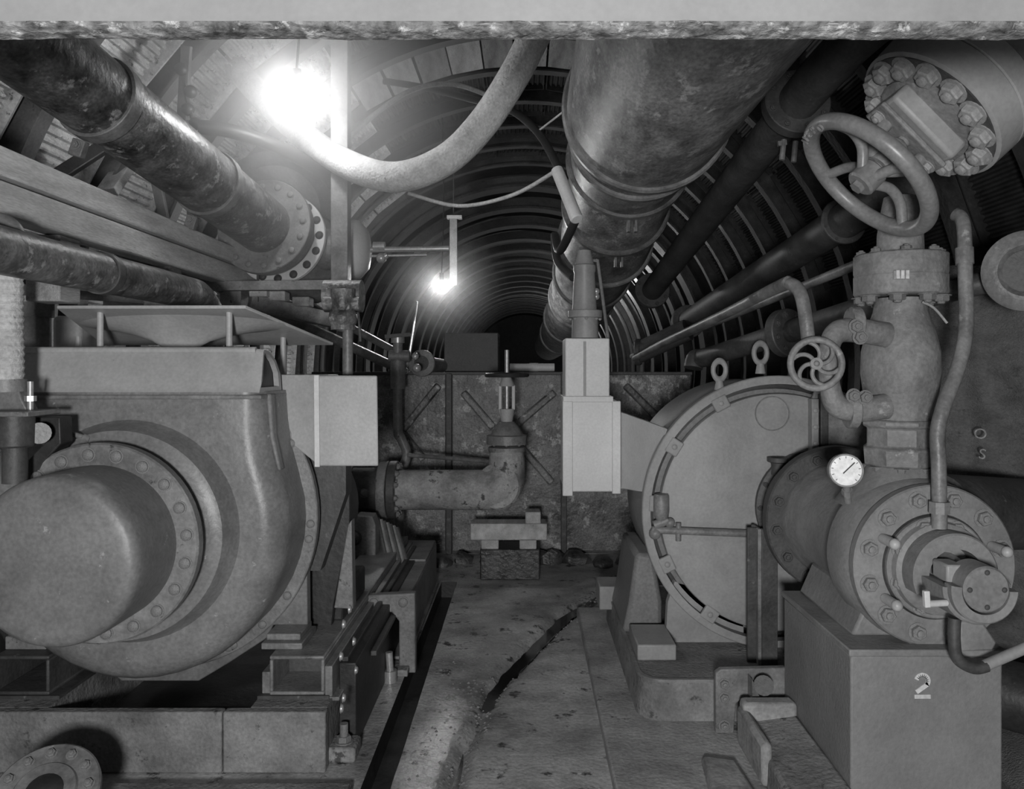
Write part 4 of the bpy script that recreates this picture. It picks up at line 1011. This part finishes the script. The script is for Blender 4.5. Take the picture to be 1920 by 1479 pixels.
single('broken_slab', B().hexa([(.55, 2.25, .04), (.73, 2.2, .04), (.72, 2.72, .04), (.60, 2.75, .04), (.56, 2.25, .085), (.72, 2.2, .085), (.71, 2.7, .07), (.61, 2.73, .07)]), brick_m, 'pale broken slab lying before the base pan in the lower right', 'slab', None, .01)
single('floor_pipe', B().cyl((1.45, 2.75, .32), (2.1, 2.2, .30), .11, n=24), dark_m, 'dark pipe lying behind the right side of the numbered pier', 'pipe')
single('canvas_bundle', B().loft([rrect(1.5, 1.95, 2.3, 2.9, .12, .04), rrect(1.47, 1.97, 2.28, 2.92, .14, .12), rrect(1.55, 1.9, 2.4, 2.85, .1, .185)]), canvas_m, 'crumpled canvas bundle on the floor at the lower right edge', 'cloth')

# ---- pump / check body on the pier
PX, PZ = 1.224, .798
t = thing('flanged_pump', 'heavy cylindrical pump body with a double ring of bolts facing out on the numbered pier', 'pump', (PX, 2.7, .566))
bd = obj('barrel', B().lathe((PX, 2.43, PZ), (0, 1, 0), [(0, 0), (0, .232), (.03, .25), (.15, .252), (.165, .235), (.19, .215), (.25, .205), (.60, .205), (.64, .22), (.68, .225), (.69, .2)], 64), pump_m, t)
rfl = obj('rear_flange', B().ring((PX, 3.11, PZ), (0, 1, 0), .1, .287, 0, .06, 64, .006), iron_m, t)
bolts(rfl, (PX, 3.11, PZ), (0, -1, 0), .25, 14, .019, iron_m, .15)
nk = obj('side_spigot', B().cyl((PX, 3.17, PZ), (PX, 3.42, PZ), .15, n=32), iron_m, t)
obj('saddle', B().prism([(PX - .22, 2.46, .566), (PX + .16, 2.46, .566), (PX + .15, 2.46, .68), (PX - .17, 2.46, .68)], (0, .48, 0)), pump_m, t, .01)
fc = obj('front_flange', B().ring((PX, 2.39, PZ), (0, 1, 0), .14, .243, 0, .04, 64, .005), pump_m, t)
bolts(fc, (PX, 2.39, PZ), (0, -1, 0), .203, 12, .022, pump_m, .26)
cv = obj('inner_cover', B().lathe((PX, 2.37, PZ), (0, 1, 0), [(0, 0), (0, .148), (.004, .152), (.02, .152)], 56), pump_m, t)
obj('joint_ring', B().ring((PX, 2.386, PZ), (0, 1, 0), .15, .158, 0, .01, 56), dark_m, t)
bolts(cv, (PX, 2.37, PZ), (0, -1, 0), .128, 8, .0185, pump_m, .35)
for a in (152, 20, 212):
    q = math.radians(a); c = V((PX + .178 * math.cos(q), 2.385, PZ + .178 * math.sin(q)))
    obj('jack_stud', B().cyl(c, c + V((0, -.075, 0)), .015, n=14).ball(c + V((0, -.075, 0)), .0165, 12), hood_m, t)
# nose housing: open hood above, bracket crescent below, bearing cap on the shaft
def arc(r0, r1, y0, y1, a0, a1, n=36, ch=.005):
    return B().ring((PX, y0, PZ), (0, -1, 0), r0, r1, 0, y0 - y1, n, ch, (math.radians(a0), math.radians(a1)))
obj('nose_hood', arc(.078, .122, 2.37, 2.27, -5, 205), pump_m, t)
obj('nose_back', B().lathe((PX, 2.37, PZ), (0, -1, 0), [(0, .14), (.02, .135), (.03, .12), (.03, 0)], 40), pump_m, t)
obj('shaft', B().cyl((PX, 2.35, PZ), (PX, 2.15, PZ), .03, n=20).cyl((PX, 2.33, PZ), (PX, 2.26, PZ), .055, .045, n=20), bright_m, t)
obj('bearing_bracket', arc(.066, .100, 2.37, 2.15, 178, 352), pump_m, t)
obj('bracket_lip', arc(.064, .090, 2.17, 2.125, 172, 358), pump_m, t)
obj('bearing_block', B().box(PX - .075, PX - .025, 2.18, 2.26, PZ + .005, PZ + .055), light_m, t, .006)
bc_ = obj('bearing_cap', B().lathe((PX, 2.21, PZ + .004), (0, -1, 0), [(0, 0), (0, .062), (.085, .062), (.09, .057), (.09, 0)], 40), wheel_m, t)
for k in range(4):
    a = k * PI / 2; bolt_at(bc_, (PX + .046 * math.cos(a), 2.12, PZ + .004 + .046 * math.sin(a)), (0, -1, 0), .006, iron_m, 'dome')
obj('grease_elbow', B().bar(U(1738, 1138, 2.12), U(1736, 1107, 2.12), .015, .015).cyl(U(1738, 1132, 2.12), U(1775, 1130, 2.14), .009, n=10), white_m, t, .002)
obj('drain_pipe', B().tube([U(1790, 1158, 2.25), U(1789, 1200, 2.25), U(1796, 1235, 2.25), U(1826, 1252, 2.25), U(1850, 1248, 2.25)], .017, 14), iron_m, t)
obj('lower_lug', B().prism([U(1800, 1165, 2.33), U(1842, 1165, 2.33), U(1870, 1205, 2.33), U(1862, 1220, 2.33), U(1800, 1222, 2.33)], (0, .05, 0)), pump_m, t, .006)
single('drain_rod', B().cyl(U(1846, 1248, 2.25), U(1960, 1198, 2.25), .0155, n=14), light_m, 'pale rod pipe leaving the drain elbow towards the right edge', 'pipe')
single('rear_pipe', B().cyl((PX + .12, 2.62, .92), (PX + .62, 2.9, .86), .125, n=28), iron_m, 'dark pipe stub behind the right rim of the bolted pump body', 'pipe')

# ---- vertical valve column
CX, CY = 1.2185, 2.6
def cz(py): return U(0, py, CY).z
t = thing('column_valve', 'stout vertical cast valve column standing on the bolted pump body', 'valve', (CX, CY, .95))
obj('neck', B().lathe((CX, CY, 0), (0, 0, 1), [(.95, 0), (.95, .20), (1.0, .165), (1.05, .115), (1.08, .098), (1.08, 0)], 40), pump_m, t)
lf = obj('lower_flange', B().lathe((CX, CY, 0), (0, 0, 1), [(cz(872), 0), (cz(872), .115), (cz(838), .12), (cz(836), .108), (cz(800), .108), (cz(798), .122), (cz(786), .12), (cz(784), 0)], 8), valve_m, t, .006)
bolts(lf, (CX, CY, cz(872)), (0, 0, -1), .095, 8, .018, valve_m, .4)
obj('body', B().lathe((CX, CY, 0), (0, 0, 1), [(cz(790), 0), (cz(790), .095), (cz(765), .098), (cz(735), .112), (cz(700), .12), (cz(660), .118), (cz(620), .103), (cz(585), .082), (cz(560), .078), (cz(560), 0)], 40, sq=(1.05, 1)), valve_m, t)
uf = obj('bonnet_flange', B().lathe((CX, CY, 0), (0, 0, 1), [(cz(556), 0), (cz(556), .140), (cz(552), .144), (cz(520), .144), (cz(518), .141), (cz(514), .144), (cz(482), .144), (cz(478), .14), (cz(478), 0)], 14), valve_m, t, .004)
bolts(uf, (CX, CY, cz(556)), (0, 0, -1), .118, 8, .024, valve_m, .5)
bolts(uf, (CX, CY, cz(478)), (0, 0, 1), .118, 8, .016, valve_m, .5)
for k in range(3):
    p = U(1684 + k * 9, 515, CY - .152); obj('paint_mark', B().box(p.x - .005, p.x + .005, p.y, p.y + .02, p.z - .012, p.z + .014), chalk_m, uf)
obj('bonnet_neck', B().lathe((CX, CY, 0), (0, 0, 1), [(cz(480), 0), (cz(480), .072), (cz(440), .07), (cz(400), .06), (cz(370), .05), (cz(360), 0)], 32), valve_m, t)
single('wire_end', B().tube([U(1730, 566, 2.5), U(1752, 578, 2.48), U(1776, 606, 2.46)], .004, 8), bright_m, 'short stiff wire sticking out right of the valve column', 'wire')

# bypass loop and small handwheel
t = thing('bypass_valve', 'small bypass valve with a spoked handwheel bolted to the side of the valve column', 'valve', U(1570, 770, 2.5))
lp = obj('loop_pipe', B().tube([U(1662, 628, 2.52), U(1610, 620, 2.50), U(1572, 622, 2.48), U(1556, 650, 2.47), U(1556, 720, 2.47), U(1570, 760, 2.48), U(1612, 768, 2.50), U(1660, 762, 2.52)], [.04, .038, .036, .03, .03, .036, .038, .04], 20), valve_m, t)
for a_, b_ in (((1592, 608, 2.5), (1612, 608, 2.5)), ((1588, 770, 2.5), (1606, 770, 2.5))):
    p, q = U(*a_), U(*b_); f = obj('flange', B().cyl(p, q, .055, n=20, ch=.004), valve_m, lp)
for px, py in ((1612, 632), (1600, 742), (1622, 745), (1605, 612)): bolt_at(lp, U(px, py, 2.44), (0, -1, 0), .018, valve_m)
hc = U(1530, 682, 2.40); ha = V((-.22, -1, .05)).normalized()
obj('stem', B().cyl(hc, hc - ha * .09 + V((.02, 0, 0)), .012, n=12), valve_m, t)
hw = obj('handwheel', B().torus(hc, ha, .073, .0105, 44, 10), valve_m, t)
obj('hub', B().cyl(hc - ha * .012, hc + ha * .014, .018, n=16).ball(hc + ha * .014, .009, 10), valve_m, hw)
a_, u_, v_ = frame(ha)
for k in range(6):
    pts = []
    for i in range(5):
        r = .012 + .06 * i / 4; an = k * PI / 3 + .9 * (i / 4) ** 1.5
        pts.append(hc + (u_ * math.cos(an) + v_ * math.sin(an)) * r)
    obj('spoke', B().tube(pts, .0065, 8, 3), valve_m, hw)

# gauge
gc = U(1586, 882, 2.33); ga = V((-.18, -1, .08)).normalized()
t = thing('pressure_gauge', 'round white-faced pressure gauge on the pump body', 'gauge', gc - V((0, 0, .09)))
obj('case', B().lathe(gc, ga, [(-.035, 0), (-.035, .044), (-.028, .048), (.0, .05), (.006, .048), (.006, .044), (.002, .043)], 40), wheel_m, t)
obj('dial', B().lathe(gc, ga, [(0, .0445), (.003, .0445), (.003, 0)], 40), dial_m, t)
a_, u_, v_ = frame(ga)
nd = B().bar(gc + ga * .005 - (u_ * .7 + v_ * .7) * .012, gc + ga * .005 + (u_ * .7 + v_ * .7) * .034, .003, .002, ga)
obj('needle', nd, ink_m, t)
for k in range(11):
    an = math.radians(225 - 27 * k); d = u_ * -math.cos(an) + v_ * math.sin(an)
    obj('tick', B().bar(gc + ga * .004 + d * .035, gc + ga * .004 + d * .041, .0016, .001, ga), ink_m, t)
obj('stem', B().cyl(gc + V((.01, .02, -.045)), gc + V((.03, .06, -.10)), .011, n=12).cyl(gc + V((.016, .03, -.06)), gc + V((.02, .04, -.075)), .016, n=6), pump_m, t)

# side pipe
t = thing('riser_pipe', 'bent grey riser pipe descending right of the valve column', 'pipe', U(1762, 975, 2.32))
obj('barrel', B().tube([U(1792, 402, 2.5), U(1803, 410, 2.48), U(1808, 440, 2.46), U(1810, 520, 2.44), U(1811, 620, 2.42), U(1796, 690, 2.4), U(1770, 760, 2.37), U(1758, 810, 2.36), U(1760, 870, 2.35), U(1761, 940, 2.35), U(1761, 975, 2.35)], .021, 16), pipel_m, t)
obj('coupling', B().cyl(U(1808, 465, 2.455), U(1809, 495, 2.45), .026, n=16), pipel_m, t)
obj('union_nut', B().cyl(U(1761, 940, 2.345), U(1761, 962, 2.345), .03, n=8).cyl(U(1761, 962, 2.345), U(1761, 990, 2.345), .022, n=12), pump_m, t)

# ---- angled valve with the large handwheel
nv = V((.71, .01, .70)).normalized()
hb = U(1627, 331, 2.30)
FC = hb + nv * .245
t = thing('angle_valve', 'big angled globe valve with heavy bolt ring and a large iron handwheel', 'valve', hb + V((.3, .2, -.2)))
bo = obj('body', B().lathe(FC, nv, [(0, 0), (0, .215), (.006, .225), (.085, .228), (.089, .224), (.093, .228), (.15, .228), (.156, .222), (.165, .19), (.20, .18), (.55, .18), (.6, 0)], 56), light_m, t)
bolts(t, FC - nv * .004, -nv, .178, 14, .031, light_m, .15)
obj('face_ring', B().ring(FC, -nv, .14, .214, -.01, .005, 56), iron_m, t)
obj('bonnet_disc', B().lathe(FC, -nv, [(0, .145), (.02, .145), (.03, .12), (.03, 0)], 40), valve_m, t)
dv = V((1, 0, -1)).normalized(); dv = (dv - nv * dv.dot(nv)).normalized(); ev = nv.cross(dv)
def oblk(c, a, wa, b_, wb, h0, h1):
    P = [c + a * sa * wa + b_ * sb * wb for sa, sb in ((-1, -1), (1, -1), (1, 1), (-1, 1))]
    return B().loft([[p - nv * h0 for p in P], [p - nv * h1 for p in P]])
obj('gland_block', oblk(FC, dv, .12, ev, .09, .02, .085), light_m, t, .012)
obj('gland_plate', oblk(FC, dv, .125, ev, .055, .085, .10), valve_m, t, .005)
for s_ in (-1, 1): bolt_at(t, FC - nv * .10 + dv * s_ * .10, -nv, .018, light_m)
obj('stem', B().cyl(hb + nv * .20, hb - nv * .03, .02, n=18).cyl(hb + nv * .04, hb + nv * .065, .038, n=20).ball(hb + nv * .10, .042, 16), valve_m, t)
for s_ in (-1, 1):
    obj('yoke_arm', B().tube([FC - nv * .09 + dv * s_ * .07, hb + nv * .10 + dv * s_ * .065, hb + nv * .05 + dv * s_ * .025], .02, 12), valve_m, t)
hw = obj('handwheel', B().torus(hb, nv, .205, .024, 72, 14), wheel_m, t, label='heavy round iron handwheel rim')
obj('hub', B().cyl(hb - nv * .035, hb + nv * .03, .043, n=24, ch=.006).cyl(hb - nv * .05, hb - nv * .03, .02, n=6), wheel_m, hw)
for k in range(4):
    an = .35 + k * PI / 2; d = dv * math.cos(an) + ev * math.sin(an)
    obj('spoke', B().tube([hb + d * .03, hb + d * .08 + nv * .035, hb + d * .14 + nv * .035, hb + d * .2], .0155, 12, 5), wheel_m, hw)
# raised lettering on the rim
for k, ch in enumerate('OPEN'):
    me = text_mesh(ch, .034, wheel_m, .003)
    an = math.radians(196 - 11 * k)
    d = dv * math.cos(an) + ev * math.sin(an)
    tg = dv * -math.sin(an) + ev * math.cos(an)
    o = bpy.data.objects.new('rim_letter', me); COL.objects.link(o); o.parent = hw
    n3 = -nv
    upv = d; rt = upv.cross(n3)
    mt = Matrix((rt, upv, n3)).transposed()
    o.rotation_euler = mt.to_euler(); o.location = hb + d * .205 - nv * .027 - ORG[hw]

# ---- canvas sheeting on the right
b = B(); nx, nz = 40, 50; vs = []
for j in range(nz + 1):
    for i in range(nx + 1):
        u = i / nx; v = j / nz
        x = 1.55 + .6 * u; y = 3.35 - .45 * u; z = .25 + 1.55 * v
        y += .035 * math.sin(u * 13 + v * 2) * (.4 + v) + .03 * noise.noise(V((u * 5, v * 6, 0))) - (.05 if v < .42 else 0) * min(1, (.45 - v) * 20 if v < .45 else 0)
        vs.append((x, y, z))
m = nx + 1
b.add(vs, [(j * m + i, j * m + i + 1, (j + 1) * m + i + 1, (j + 1) * m + i) for j in range(nz) for i in range(nx)])
cs = single('canvas_sheet', b, canvas_m, 'dark burlap sheet with faded white letters hanging at the right edge', 'cloth')
sd = cs.modifiers.new('thickness', 'SOLIDIFY'); sd.thickness = .006
for ch, px, py in (('O', 1838, 814), ('S', 1842, 852)):
    me = text_mesh(ch, .055, faint_m, .001)
    o = bpy.data.objects.new('printed_letter', me); COL.objects.link(o); o.parent = cs
    p = U(px, py, 3.02); o.location = p - ORG[cs]
    o.rotation_euler = (PI / 2, .15, -.54)
